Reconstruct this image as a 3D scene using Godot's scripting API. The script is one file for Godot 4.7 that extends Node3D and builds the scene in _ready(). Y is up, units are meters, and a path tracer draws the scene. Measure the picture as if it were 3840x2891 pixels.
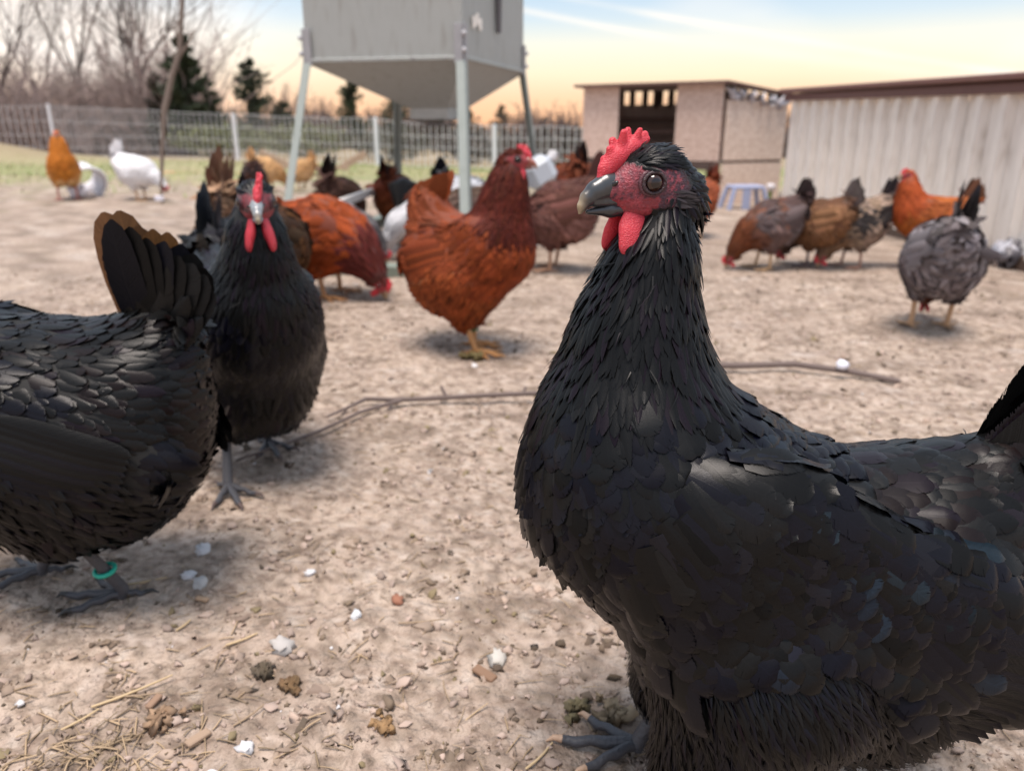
extends Node3D
# A chicken yard at dusk: a black hen close to the lens, the flock, a steel feeder, a coop and a metal shed behind.

var rng := RandomNumberGenerator.new()
var used := {}
var M := {}
var hills := FastNoiseLite.new()
var lumps := FastNoiseLite.new()
var crumbs := FastNoiseLite.new()
var mottle := FastNoiseLite.new()
var cache := {}

func _ready() -> void:
	rng.seed = 20240
	set_camera()
	set_sky()
	set_sun()
	noises()
	materials()
	ground()
	trees()
	fence()
	shed()
	coop()
	feeder()
	yard_things()
	flock()
	debris()

# ------------------------------------------------------------------ camera, sky, light
func set_camera() -> void:
	var cam := Camera3D.new()
	cam.name = "camera"
	add_child(cam)
	cam.position = Vector3(0, 0.48, 0)
	cam.rotation_degrees = Vector3(-18.806, 0, 0)
	cam.fov = 53.13
	cam.far = 400.0
	cam.near = 0.02
	var lens := CameraAttributesPhysical.new()
	lens.frustum_focal_length = 24.0
	lens.frustum_near = 0.02
	lens.frustum_far = 400.0
	lens.frustum_focus_distance = 0.455
	lens.exposure_aperture = 7.0
	cam.attributes = lens
	cam.current = true

func ramp(stops: Array, x: float) -> Color:
	for i in range(1, stops.size()):
		if x <= stops[i][0]:
			var t: float = clampf((x - stops[i - 1][0]) / (stops[i][0] - stops[i - 1][0]), 0.0, 1.0)
			return (stops[i - 1][1] as Color).lerp(stops[i][1], t)
	return stops[-1][1]

func set_sky() -> void:
	var w := 2048
	var h := 1024
	var cloud := FastNoiseLite.new()
	cloud.seed = 5
	cloud.frequency = 0.05
	cloud.fractal_octaves = 4
	# linear radiance by height above the horizon, in degrees
	var stops := [[0.0, Color(0.97, 0.53, 0.30)], [1.4, Color(0.97, 0.61, 0.38)], [3.2, Color(0.95, 0.78, 0.56)], [5.0, Color(0.83, 0.81, 0.69)], [6.6, Color(0.60, 0.70, 0.76)], [8.5, Color(0.46, 0.61, 0.77)], [25.0, Color(0.46, 0.56, 0.72)], [90.0, Color(0.42, 0.52, 0.70)]]
	var east := [[0.0, Color(0.50, 0.45, 0.50)], [5.0, Color(0.62, 0.52, 0.55)], [12.0, Color(0.55, 0.56, 0.64)], [25.0, Color(0.46, 0.56, 0.72)], [90.0, Color(0.42, 0.52, 0.70)]]
	var white := Color(0.98, 0.90, 0.80)
	var rows := PackedFloat32Array()
	rows.resize(w * h * 3)
	for y in h:
		var el := 90.0 - (y + 0.5) * 180.0 / h
		var base := ramp(stops, maxf(el, 0.0))
		var dawn := ramp(east, maxf(el, 0.0))
		if el <= -0.5:
			var lowc := PackedFloat32Array([base.r, base.g, base.b])
			for x in w:
				var k0 := (y * w + x) * 3
				rows[k0] = lowc[0]
				rows[k0 + 1] = lowc[1]
				rows[k0 + 2] = lowc[2]
			continue
		for x in w:
			var c := base
			if el > 0.0:
				var az := (x + 0.5) * 360.0 / w
				if az > 180.0: az -= 360.0
				var west := 0.5 + 0.5 * cos(deg_to_rad(az))
				c = base.lerp(dawn, clampf(1.3 - 1.9 * west, 0.0, 1.0))
				# thin veils of high cloud all round, thicker to the west where the sun went down
				var n := cloud.get_noise_3d(sin(deg_to_rad(az)) * 60.0, el * 2.6, cos(deg_to_rad(az)) * 60.0)
				var glow := 0.0
				var veil := clampf(0.22 + 1.5 * n, 0.0, 1.0) * 0.35
				if absf(az) < 70.0 and el < 20.0:
					glow = 0.95 * exp(-pow((az + 28.0) / 9.0, 2.0) - pow((el - 4.4) / 4.2, 2.0)) * (0.85 + n)
					veil += 0.6 * exp(-pow((az - 31.0) / 5.0, 2.0) - pow((el - 4.6) / 1.5, 2.0)) * (0.8 + n)
					veil -= 0.25 * exp(-pow((az + 6.0) / 14.0, 2.0))
					# contrails
					var l1 := 7.07 - (az - 1.2) * 0.187
					if az < 12.2:
						veil += 0.85 * exp(-pow((el - l1) / 0.20, 2.0)) * clampf((12.2 - az) / 3.0, 0.0, 1.0)
					var l2 := 7.74 - (az - 4.46) * 0.187
					veil += 0.75 * exp(-pow((el - l2) / 0.17, 2.0)) * clampf(0.75 + 1.2 * n, 0.0, 1.0)
					var l3 := 5.0 - (az - 13.0) * 0.15
					veil += 0.25 * exp(-pow((el - l3) / 0.3, 2.0)) * clampf((az - 9.0) / 4.0, 0.0, 1.0)
				c = c.lerp(Color(1.22, 1.10, 1.02), clampf(glow, 0.0, 0.95))
				c = c.lerp(white, clampf(veil, 0.0, 0.95))
			var k := (y * w + x) * 3
			rows[k] = c.r
			rows[k + 1] = c.g
			rows[k + 2] = c.b
	var im := Image.create_from_data(w, h, false, Image.FORMAT_RGBF, rows.to_byte_array())
	var pano := PanoramaSkyMaterial.new()
	pano.panorama = ImageTexture.create_from_image(im)
	var sky := Sky.new()
	sky.sky_material = pano
	var env := Environment.new()
	env.background_mode = Environment.BG_SKY
	env.sky = sky
	env.background_energy_multiplier = 0.78
	env.tonemap_mode = Environment.TONE_MAPPER_LINEAR
	env.tonemap_exposure = 1.60
	env.sdfgi_enabled = true
	env.ssao_enabled = true
	env.ssil_enabled = true
	var we := WorldEnvironment.new()
	we.name = "sky"
	we.environment = env
	add_child(we)

func set_sun() -> void:
	var sun := DirectionalLight3D.new()
	sun.name = "dusk_glow"
	sun.light_energy = 1.0
	sun.light_angular_distance = 28.0
	sun.light_color = Color(1.0, 0.95, 0.91)
	sun.shadow_enabled = true
	sun.sky_mode = DirectionalLight3D.SKY_MODE_LIGHT_ONLY
	add_child(sun)
	sun.look_at_from_position(Vector3.ZERO, Vector3(0.06, -1.0, -0.20))

# ------------------------------------------------------------------ names
func numbered(called: String) -> String:
	var n: int = used.get(called, 0)
	used[called] = n + 1
	return called if n == 0 else "%s_%03d" % [called, n]

func tag(o: Node3D, label: String, category: String, group := "", kind := "") -> Node3D:
	if label: o.set_meta("label", label)
	if category: o.set_meta("category", category)
	if group: o.set_meta("group", group)
	if kind: o.set_meta("kind", kind)
	return o

func thing(called: String, label: String, category: String, at := Vector3.ZERO, yaw := 0.0, group := "") -> Node3D:
	var o := Node3D.new()
	o.name = numbered(called)
	o.position = at
	o.rotation.y = yaw
	add_child(o, true)
	tag(o, label, category, group)
	return o

func put(called: String, mesh: Mesh, mat: Material, parent: Node3D = null) -> MeshInstance3D:
	var o := MeshInstance3D.new()
	o.mesh = mesh
	o.material_override = mat
	if parent == null:
		o.name = numbered(called)
		add_child(o, true)
	else:
		var n := called
		var k := 0
		while parent.has_node(NodePath(n)):
			k += 1
			n = "%s_%03d" % [called, k]
		o.name = n
		parent.add_child(o, true)
	return o

# parts in great number: the caller counts
func put_nth(called: String, k: int, mesh: Mesh, mat: Material, parent: Node3D) -> MeshInstance3D:
	var o := MeshInstance3D.new()
	o.mesh = mesh
	o.material_override = mat
	o.name = called if k == 0 else "%s_%03d" % [called, k]
	parent.add_child(o, true)
	return o

# ------------------------------------------------------------------ mesh building
class MB:
	var v := PackedVector3Array()
	var n := PackedVector3Array()
	var uv := PackedVector2Array()
	var c := PackedColorArray()
	var t := PackedInt32Array()
	func pt(p: Vector3, nn: Vector3, u := 0.0, w := 0.0, col := Color.WHITE) -> int:
		v.append(p)
		n.append(nn)
		uv.append(Vector2(u, w))
		c.append(col)
		return v.size() - 1
	func tri(a: int, b: int, d: int) -> void:   # wound so that the face agrees with its normals
		if (v[d] - v[a]).cross(v[b] - v[a]).dot(n[a] + n[b] + n[d]) < 0.0:
			t.append(a); t.append(d); t.append(b)
		else:
			t.append(a); t.append(b); t.append(d)
	func quad(a: Vector3, b: Vector3, d: Vector3, e: Vector3, nn: Vector3, col := Color.WHITE, su := 1.0, sv := 1.0) -> void:
		var i := pt(a, nn, 0, 0, col)
		pt(b, nn, su, 0, col)
		pt(d, nn, su, sv, col)
		pt(e, nn, 0, sv, col)
		tri(i, i + 1, i + 2)
		tri(i, i + 2, i + 3)
	func mesh() -> ArrayMesh:
		var a := []
		a.resize(Mesh.ARRAY_MAX)
		a[Mesh.ARRAY_VERTEX] = v
		a[Mesh.ARRAY_NORMAL] = n
		a[Mesh.ARRAY_TEX_UV] = uv
		a[Mesh.ARRAY_COLOR] = c
		a[Mesh.ARRAY_INDEX] = t
		var m := ArrayMesh.new()
		if t.size() > 0:
			m.add_surface_from_arrays(Mesh.PRIMITIVE_TRIANGLES, a)
		return m

func box(mb: MB, at: Vector3, size: Vector3, b := Basis(), col := Color.WHITE, bevel := 0.0) -> void:
	var h := size * 0.5
	var e := minf(bevel, minf(h.x, minf(h.y, h.z)) * 0.8)
	for ax in 3:
		var u := (ax + 1) % 3
		var w := (ax + 2) % 3
		for s in [-1.0, 1.0]:
			var nn := Vector3.ZERO
			nn[ax] = s
			var p := []
			for q in [[-1, -1], [1, -1], [1, 1], [-1, 1]]:
				var x := Vector3.ZERO
				x[ax] = s * h[ax]
				x[u] = q[0] * (h[u] - e)
				x[w] = q[1] * (h[w] - e)
				p.append(at + b * x)
			mb.quad(p[0], p[1], p[2], p[3], b * nn, col, size[u], size[w])
	if e <= 0.0:
		return
	for ax in 3:
		var u := (ax + 1) % 3
		var w := (ax + 2) % 3
		for s in [-1.0, 1.0]:
			for r in [-1.0, 1.0]:
				var p := []
				for q in [[-1, 0], [1, 0], [1, 1], [-1, 1]]:
					var x := Vector3.ZERO
					x[ax] = q[0] * (h[ax] - e)
					x[u] = s * (h[u] - (e if q[1] == 0 else 0.0))
					x[w] = r * (h[w] - (0.0 if q[1] == 0 else e))
					p.append(at + b * x)
				var nn := Vector3.ZERO
				nn[u] = s * 0.7071
				nn[w] = r * 0.7071
				mb.quad(p[0], p[1], p[2], p[3], b * nn, col, size[ax], e)
	for sx in [-1.0, 1.0]:
		for sy in [-1.0, 1.0]:
			for sz in [-1.0, 1.0]:
				var nn := b * Vector3(sx, sy, sz).normalized()
				var i := mb.pt(at + b * Vector3(sx * h.x, sy * (h.y - e), sz * (h.z - e)), nn, 0, 0, col)
				mb.pt(at + b * Vector3(sx * (h.x - e), sy * h.y, sz * (h.z - e)), nn, 0, 0, col)
				mb.pt(at + b * Vector3(sx * (h.x - e), sy * (h.y - e), sz * h.z), nn, 0, 0, col)
				mb.tri(i, i + 1, i + 2)

func beam(mb: MB, a: Vector3, b: Vector3, w: float, d: float, up := Vector3.UP, col := Color.WHITE, bevel := 0.0) -> void:
	var x := (b - a).normalized()
	var z := x.cross(up).normalized()
	box(mb, (a + b) * 0.5, Vector3(a.distance_to(b), w, d), Basis(x, z.cross(x), z), col, bevel)

func tube(mb: MB, pts: Array, radii: Array, sides := 8, col := Color.WHITE, cap := true, flat := 1.0) -> void:
	var first := mb.v.size()
	var side := Vector3.ZERO
	var along := 0.0
	for i in pts.size():
		var p: Vector3 = pts[i]
		var d: Vector3 = ((pts[mini(i + 1, pts.size() - 1)] as Vector3) - (pts[maxi(i - 1, 0)] as Vector3)).normalized()
		if i == 0:
			side = d.cross(Vector3.UP if absf(d.y) < 0.9 else Vector3.RIGHT).normalized()
		else:
			side = (side - d * side.dot(d)).normalized()
			along += p.distance_to(pts[i - 1])
		var up := side.cross(d)
		for k in sides + 1:
			var a := TAU * k / sides
			var o := side * cos(a) + up * sin(a)
			mb.pt(p + (side * cos(a) + up * sin(a) * flat) * radii[i], o, float(k) / sides, along, col)
	for i in pts.size() - 1:
		for k in sides:
			var a := first + i * (sides + 1) + k
			var b := a + sides + 1
			mb.tri(a, a + 1, b + 1)
			mb.tri(a, b + 1, b)
	if cap:
		for e in [0, pts.size() - 1]:
			var d: Vector3 = (pts[0] as Vector3) - (pts[1] as Vector3) if e == 0 else (pts[e] as Vector3) - (pts[e - 1] as Vector3)
			d = d.normalized()
			var m := mb.pt((pts[e] as Vector3) + d * radii[e] * 0.4, d, 0, 0, col)
			for k in sides:
				mb.tri(m, first + e * (sides + 1) + k, first + e * (sides + 1) + k + 1)

# a lump of earth or stone: a bumpy ball
func lump(mb: MB, at: Vector3, r: Vector3, col: Color, rough := 0.25, rings := 5, seg := 8) -> void:
	var first := mb.v.size()
	var o := Vector3(rng.randf(), rng.randf(), rng.randf()) * 50.0
	var turn := Basis(Vector3(rng.randf() - 0.5, 1, rng.randf() - 0.5).normalized(), rng.randf() * TAU)
	for i in rings + 1:
		var th := PI * i / rings
		for k in seg + 1:
			var ph := TAU * (k % seg) / seg
			var d := Vector3(sin(th) * cos(ph), cos(th), sin(th) * sin(ph))
			var s := 1.0 + rough * crumbs.get_noise_3dv((d * 1.4 + o) * 0.05) * 2.0
			mb.pt(at + turn * (d * r * s), turn * (d / r).normalized(), float(k) / seg, float(i) / rings, col)
	for i in rings:
		for k in seg:
			var a := first + i * (seg + 1) + k
			var b := a + seg + 1
			mb.tri(a, a + 1, b + 1)
			mb.tri(a, b + 1, b)

# ------------------------------------------------------------------ rounded bodies: smooth union of tapered capsules, meshed by surface nets
class Field:
	var a := PackedVector3Array()
	var ab := PackedVector3Array()
	var inv := PackedFloat32Array()
	var r0 := PackedFloat32Array()
	var dr := PackedFloat32Array()
	var k := PackedFloat32Array()
	var fz := PackedFloat32Array()
	var flow := PackedVector3Array()
	var reg := PackedInt32Array()
	var lo := Vector3(1e9, 1e9, 1e9)
	var hi := Vector3(-1e9, -1e9, -1e9)
	func add(p: Vector3, q: Vector3, rp: float, rq: float, kk := 0.03, region := 0, fl := Vector3.LEFT, flat := 1.0) -> void:
		a.append(p)
		ab.append(q - p)
		inv.append(1.0 / maxf((q - p).length_squared() if flat == 1.0 else Vector3(q.x - p.x, q.y - p.y, (q.z - p.z) * flat).length_squared(), 1e-9))
		r0.append(rp)
		dr.append(rq - rp)
		k.append(kk)
		fz.append(flat)
		flow.append(fl.normalized())
		reg.append(region)
		var m := maxf(rp, rq)
		lo = lo.min(p.min(q) - Vector3(m, m, m))
		hi = hi.max(p.max(q) + Vector3(m, m, m))
	func at(p: Vector3) -> float:
		var d := 1e3
		for i in a.size():
			var pa := p - a[i]
			var b := ab[i]
			var f := fz[i]
			if f != 1.0:
				pa.z *= f
				b.z *= f
			var h := clampf(pa.dot(b) * inv[i], 0.0, 1.0)
			var e := (pa - b * h).length() - (r0[i] + dr[i] * h)
			if f != 1.0:
				e *= 0.7
			var kk := k[i]
			var hh := maxf(kk - absf(d - e), 0.0)
			d = minf(d, e) - hh * hh * 0.25 / kk
		return d
	func grad(p: Vector3, e := 0.002) -> Vector3:
		return Vector3(at(p + Vector3(e, 0, 0)) - at(p - Vector3(e, 0, 0)), at(p + Vector3(0, e, 0)) - at(p - Vector3(0, e, 0)), at(p + Vector3(0, 0, e)) - at(p - Vector3(0, 0, e))).normalized()
	func near(p: Vector3) -> Array:   # [region, flow]
		var best := 1e9
		var which := 0
		var ds := PackedFloat32Array()
		for i in a.size():
			var pa := p - a[i]
			var b := ab[i]
			var f := fz[i]
			if f != 1.0:
				pa.z *= f
				b.z *= f
			var h := clampf(pa.dot(b) * inv[i], 0.0, 1.0)
			var e := (pa - b * h).length() - (r0[i] + dr[i] * h)
			ds.append(e)
			if e < best:
				best = e
				which = i
		var fl := Vector3.ZERO
		for i in a.size():
			fl += flow[i] * exp(-(ds[i] - best) / 0.018)
		return [reg[which], fl.normalized()]

func nets(f: Field, cell: float) -> Dictionary:
	var lo := f.lo - Vector3.ONE * cell * 3.0
	var size := (f.hi - f.lo + Vector3.ONE * cell * 6.0) / cell
	var nx := int(size.x / 4.0 + 1.0) * 4 + 1
	var ny := int(size.y / 4.0 + 1.0) * 4 + 1
	var nz := int(size.z / 4.0 + 1.0) * 4 + 1
	var vals := PackedFloat32Array()
	vals.resize(nx * ny * nz)
	vals.fill(1.0)
	var far := cell * 5.2
	for bz in range(0, nz, 4):
		for by in range(0, ny, 4):
			for bx in range(0, nx, 4):
				var mid := f.at(lo + Vector3(bx + 1.5, by + 1.5, bz + 1.5) * cell)
				var skip := absf(mid) > far
				for z in range(bz, mini(bz + 4, nz)):
					for y in range(by, mini(by + 4, ny)):
						var row := (z * ny + y) * nx
						for x in range(bx, mini(bx + 4, nx)):
							vals[row + x] = mid if skip else f.at(lo + Vector3(x, y, z) * cell)
	var v := PackedVector3Array()
	var n := PackedVector3Array()
	var t := PackedInt32Array()
	var id := PackedInt32Array()
	id.resize(nx * ny * nz)
	id.fill(-1)
	var sx := 1
	var sy := nx
	var sz := nx * ny
	for z in nz - 1:
		for y in ny - 1:
			var row := z * sz + y * sy
			for x in nx - 1:
				var o := row + x
				var v0 := vals[o]
				var v1 := vals[o + 1]
				var v2 := vals[o + sy]
				var v3 := vals[o + sy + 1]
				var v4 := vals[o + sz]
				var v5 := vals[o + sz + 1]
				var v6 := vals[o + sz + sy]
				var v7 := vals[o + sz + sy + 1]
				var m := int(v0 < 0) + int(v1 < 0) + int(v2 < 0) + int(v3 < 0) + int(v4 < 0) + int(v5 < 0) + int(v6 < 0) + int(v7 < 0)
				if m == 0 or m == 8:
					continue
				var p := Vector3.ZERO
				var c := 0
				if (v0 < 0) != (v1 < 0): p += Vector3(v0 / (v0 - v1), 0, 0); c += 1
				if (v2 < 0) != (v3 < 0): p += Vector3(v2 / (v2 - v3), 1, 0); c += 1
				if (v4 < 0) != (v5 < 0): p += Vector3(v4 / (v4 - v5), 0, 1); c += 1
				if (v6 < 0) != (v7 < 0): p += Vector3(v6 / (v6 - v7), 1, 1); c += 1
				if (v0 < 0) != (v2 < 0): p += Vector3(0, v0 / (v0 - v2), 0); c += 1
				if (v1 < 0) != (v3 < 0): p += Vector3(1, v1 / (v1 - v3), 0); c += 1
				if (v4 < 0) != (v6 < 0): p += Vector3(0, v4 / (v4 - v6), 1); c += 1
				if (v5 < 0) != (v7 < 0): p += Vector3(1, v5 / (v5 - v7), 1); c += 1
				if (v0 < 0) != (v4 < 0): p += Vector3(0, 0, v0 / (v0 - v4)); c += 1
				if (v1 < 0) != (v5 < 0): p += Vector3(1, 0, v1 / (v1 - v5)); c += 1
				if (v2 < 0) != (v6 < 0): p += Vector3(0, 1, v2 / (v2 - v6)); c += 1
				if (v3 < 0) != (v7 < 0): p += Vector3(1, 1, v3 / (v3 - v7)); c += 1
				id[o] = v.size()
				v.append(lo + (Vector3(x, y, z) + p / c) * cell)
				n.append(Vector3(v1 + v3 + v5 + v7 - v0 - v2 - v4 - v6, v2 + v3 + v6 + v7 - v0 - v1 - v4 - v5, v4 + v5 + v6 + v7 - v0 - v1 - v2 - v3).normalized())
	for z in range(1, nz - 1):
		for y in range(1, ny - 1):
			var row := z * sz + y * sy
			for x in range(1, nx - 1):
				var o := row + x
				var ins := vals[o] < 0
				if id[o] < 0 and id[o - sx - sy - sz] < 0 and id[o - sy] < 0 and id[o - sz] < 0 and id[o - sx] < 0:
					continue
				if ins != (vals[o + sx] < 0):
					var q := [id[o], id[o - sy], id[o - sy - sz], id[o - sz]]
					if not ins: q.reverse()
					t.append_array([q[0], q[2], q[1], q[0], q[3], q[2]])
				if ins != (vals[o + sy] < 0):
					var q := [id[o], id[o - sz], id[o - sz - sx], id[o - sx]]
					if not ins: q.reverse()
					t.append_array([q[0], q[2], q[1], q[0], q[3], q[2]])
				if ins != (vals[o + sz] < 0):
					var q := [id[o], id[o - sx], id[o - sx - sy], id[o - sy]]
					if not ins: q.reverse()
					t.append_array([q[0], q[2], q[1], q[0], q[3], q[2]])
	return {"v": v, "n": n, "t": t}

func blob(mb: MB, f: Field, cell: float, col: Color, xf := Transform3D()) -> void:
	var d := nets(f, cell)
	var first := mb.v.size()
	var v: PackedVector3Array = d.v
	var n: PackedVector3Array = d.n
	for i in v.size():
		mb.pt(xf * v[i], (xf.basis * n[i]).normalized(), v[i].x * 40.0, v[i].y * 40.0, col)
	var t: PackedInt32Array = d.t
	for i in range(0, t.size(), 3):
		mb.tri(first + t[i], first + t[i + 1], first + t[i + 2])

# ------------------------------------------------------------------ materials
func plain(col: Color, rough := 0.8, vertex := true) -> StandardMaterial3D:
	var m := StandardMaterial3D.new()
	m.albedo_color = col.linear_to_srgb()
	m.roughness = rough
	m.vertex_color_use_as_albedo = vertex
	return m

func noise_tex(freq: float, seed_: int, stops: Array, size := 512, octaves := 5, kind := FastNoiseLite.TYPE_SIMPLEX_SMOOTH, normal := false, bump := 4.0) -> NoiseTexture2D:
	var n := FastNoiseLite.new()
	n.seed = seed_
	n.frequency = freq
	n.noise_type = kind
	n.fractal_octaves = octaves
	var t := NoiseTexture2D.new()
	t.width = size
	t.height = size
	t.seamless = true
	t.noise = n
	t.as_normal_map = normal
	t.bump_strength = bump
	if stops.size():
		var g := Gradient.new()
		var off := PackedFloat32Array()
		var cs := PackedColorArray()
		for s in stops:
			off.append(s[0])
			cs.append((s[1] as Color).linear_to_srgb())
		g.offsets = off
		g.colors = cs
		t.color_ramp = g
	return t

func grey(x: float) -> Color:
	return Color(x, x, x)

func feather_maps() -> Array:
	var w := 96
	var h := 192
	var im := Image.create(w, h, false, Image.FORMAT_RGBA8)
	var hm := Image.create(w, h, false, Image.FORMAT_RGB8)
	var r := RandomNumberGenerator.new()
	r.seed = 77
	var cut := []
	var tone := []
	for i in 400:
		cut.append(0.84 + 0.16 * r.randf() - (0.4 * r.randf() if r.randf() < 0.06 else 0.0))
		tone.append(r.randf())
	for y in h:
		for x in w:
			var u := (x + 0.5) / w * 2.0 - 1.0
			var v := (y + 0.5) / h
			var b := (v - 0.16 * absf(u)) * 120.0 + 60.0
			var i := int(floor(b)) + (200 if u > 0 else 0)
			i = clampi(i, 0, 399)
			var fr: float = b - floor(b)
			var shaft := exp(-pow(u / 0.045, 2.0))
			var t: float = 0.82 + 0.16 * tone[i] + 0.10 * (fr - 0.5) + 0.10 * shaft
			var gap := 0.0
			if v > 0.3 and absf(u) > cut[i] - 0.12 * clampf((v - 0.7) / 0.3, 0.0, 1.0) * tone[(i * 7) % 400]:
				gap = 1.0
			im.set_pixel(x, y, Color(t, t, t, 1.0 - gap))
			var hh: float = 0.45 + 0.3 * sin(fr * PI) + 0.2 * tone[i] + 0.5 * shaft
			hm.set_pixel(x, y, Color(hh, hh, hh))
	hm.bump_map_to_normal_map(1.6)
	return [ImageTexture.create_from_image(im), ImageTexture.create_from_image(hm)]

func materials() -> void:
	var fm := feather_maps()
	var f := plain(Color.WHITE, 0.33)
	f.albedo_texture = fm[0]
	f.normal_enabled = true
	f.normal_texture = fm[1]
	f.normal_scale = 0.32
	f.transparency = BaseMaterial3D.TRANSPARENCY_ALPHA_SCISSOR
	f.alpha_scissor_threshold = 0.5
	f.metallic_specular = 0.32
	f.texture_repeat = false
	f.cull_mode = BaseMaterial3D.CULL_DISABLED
	M.feather_black = f
	var f2: StandardMaterial3D = f.duplicate()
	f2.roughness = 0.34
	f2.metallic_specular = 0.38
	M.feather_sheen = f2
	var f3: StandardMaterial3D = f.duplicate()
	f3.roughness = 0.42
	f3.metallic_specular = 0.26
	M.feather_dull = f3
	var f4: StandardMaterial3D = f.duplicate()
	f4.normal_scale = 1.0
	f4.roughness = 0.42
	f4.transparency = BaseMaterial3D.TRANSPARENCY_DISABLED
	M.quill_black = f4
	var g: StandardMaterial3D = f.duplicate()
	g.roughness = 0.62
	g.metallic_specular = 0.25
	g.normal_scale = 0.35
	M.feather = g
	var g4: StandardMaterial3D = g.duplicate()
	g4.transparency = BaseMaterial3D.TRANSPARENCY_DISABLED
	g4.normal_scale = 0.7
	M.quill = g4
	var far := plain(Color.WHITE, 0.7)
	far.metallic_specular = 0.22
	far.cull_mode = BaseMaterial3D.CULL_DISABLED
	M.feather_far = far
	var fb := plain(Color.WHITE, 0.55)
	fb.metallic_specular = 0.28
	fb.cull_mode = BaseMaterial3D.CULL_DISABLED
	M.feather_far_black = fb
	var body := plain(Color.WHITE, 0.75)
	M.body = body
	var skin := plain(Color.WHITE, 0.5)
	skin.heightmap_enabled = true
	skin.heightmap_texture = noise_tex(0.045, 9, [[0.0, grey(0)], [1.0, grey(1)]], 256, 3, FastNoiseLite.TYPE_CELLULAR)
	skin.heightmap_scale = 0.075
	skin.uv1_triplanar = true
	skin.uv1_scale = Vector3.ONE * 55.0
	skin.subsurf_scatter_enabled = true
	skin.subsurf_scatter_strength = 0.08
	M.skin = skin
	var comb := plain(Color(0.60, 0.045, 0.068), 0.48, false)
	comb.heightmap_enabled = true
	comb.heightmap_texture = noise_tex(0.06, 19, [[0.0, grey(0)], [1.0, grey(1)]], 256, 2, FastNoiseLite.TYPE_CELLULAR)
	comb.heightmap_scale = 0.06
	comb.uv1_triplanar = true
	comb.uv1_scale = Vector3.ONE * 70.0
	comb.subsurf_scatter_enabled = true
	comb.subsurf_scatter_strength = 0.25
	comb.backlight_enabled = true
	comb.backlight = Color(0.35, 0.05, 0.04)
	M.comb = comb
	M.comb_far = plain(Color(0.55, 0.035, 0.05), 0.6, false)
	var beak := plain(Color.WHITE, 0.30)
	beak.metallic_specular = 0.6
	beak.clearcoat_enabled = true
	beak.clearcoat = 0.2
	beak.clearcoat_roughness = 0.15
	M.beak = beak
	var eye := plain(Color.WHITE, 0.05)
	eye.metallic_specular = 0.62
	M.eye = eye
	var leg := plain(Color.WHITE, 0.5)
	leg.heightmap_enabled = true
	leg.heightmap_texture = noise_tex(0.05, 23, [[0.0, grey(0)], [1.0, grey(1)]], 256, 1, FastNoiseLite.TYPE_CELLULAR)
	leg.heightmap_scale = 0.06
	leg.uv1_triplanar = true
	leg.uv1_scale = Vector3.ONE * 30.0
	M.leg = leg
	var soil := plain(Color.WHITE, 0.92)
	soil.albedo_texture = noise_tex(0.02, 3, [[0.0, Color(0.40, 0.36, 0.33)], [0.30, Color(0.72, 0.68, 0.65)], [0.5, Color(0.95, 0.93, 0.91)], [0.72, Color(1.0, 0.99, 0.98)], [1.0, Color(0.86, 0.86, 0.88)]], 1024, 7)
	soil.heightmap_enabled = true
	soil.heightmap_texture = noise_tex(0.025, 31, [[0.0, grey(0)], [1.0, grey(1)]], 1024, 7)
	soil.heightmap_scale = 0.8
	soil.uv1_triplanar = true
	soil.uv1_world_triplanar = true
	soil.uv1_scale = Vector3.ONE * 2.3
	M.soil = soil
	M.clod = plain(Color.WHITE, 0.95)
	M.straw = plain(Color.WHITE, 0.7)
	var bark := plain(Color.WHITE, 0.9)
	M.bark = bark
	M.leaf = plain(Color.WHITE, 0.75)
	var steel := plain(Color.WHITE, 0.55)
	steel.metallic = 0.0
	steel.albedo_texture = noise_tex(0.012, 41, [[0.0, Color(0.82, 0.82, 0.80)], [0.5, Color(1, 1, 1)], [1.0, Color(0.88, 0.88, 0.9)]], 512, 5)
	steel.uv1_triplanar = true
	steel.uv1_scale = Vector3.ONE * 2.0
	M.paint = steel
	var sheet: StandardMaterial3D = steel.duplicate()
	sheet.albedo_texture = noise_tex(0.014, 43, [[0.0, Color(0.70, 0.66, 0.62)], [0.28, Color(0.92, 0.91, 0.90)], [0.5, Color(1, 1, 1)], [0.8, Color(0.96, 0.96, 0.96)], [1.0, Color(0.88, 0.87, 0.86)]], 512, 6)
	sheet.uv1_scale = Vector3(3.2, 0.7, 3.2)
	M.sheet = sheet
	var osb := plain(Color.WHITE, 0.85)
	osb.albedo_texture = noise_tex(0.03, 51, [[0.0, Color(0.60, 0.48, 0.40)], [0.4, Color(0.85, 0.77, 0.70)], [0.6, Color(0.97, 0.92, 0.86)], [1.0, Color(1.0, 0.97, 0.92)]], 512, 3, FastNoiseLite.TYPE_CELLULAR)
	osb.uv1_triplanar = true
	osb.uv1_scale = Vector3(3.0, 3.0, 3.0)
	M.osb = osb
	var wood := plain(Color.WHITE, 0.8)
	wood.albedo_texture = noise_tex(0.02, 61, [[0.0, Color(0.6, 0.55, 0.5)], [1.0, Color(1, 1, 1)]], 256, 5)
	wood.uv1_triplanar = true
	wood.uv1_scale = Vector3(4, 12, 4)
	M.wood = wood
	M.plastic = plain(Color.WHITE, 0.4)
	M.wire = plain(Color(0.72, 0.73, 0.76), 0.5, false)

func noises() -> void:
	hills.seed = 11
	hills.frequency = 0.9
	hills.fractal_octaves = 2
	lumps.seed = 12
	lumps.frequency = 7.0
	lumps.fractal_octaves = 3
	crumbs.seed = 13
	crumbs.frequency = 28.0
	crumbs.fractal_octaves = 3
	mottle.seed = 14
	mottle.frequency = 3.2
	mottle.fractal_octaves = 4

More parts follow.
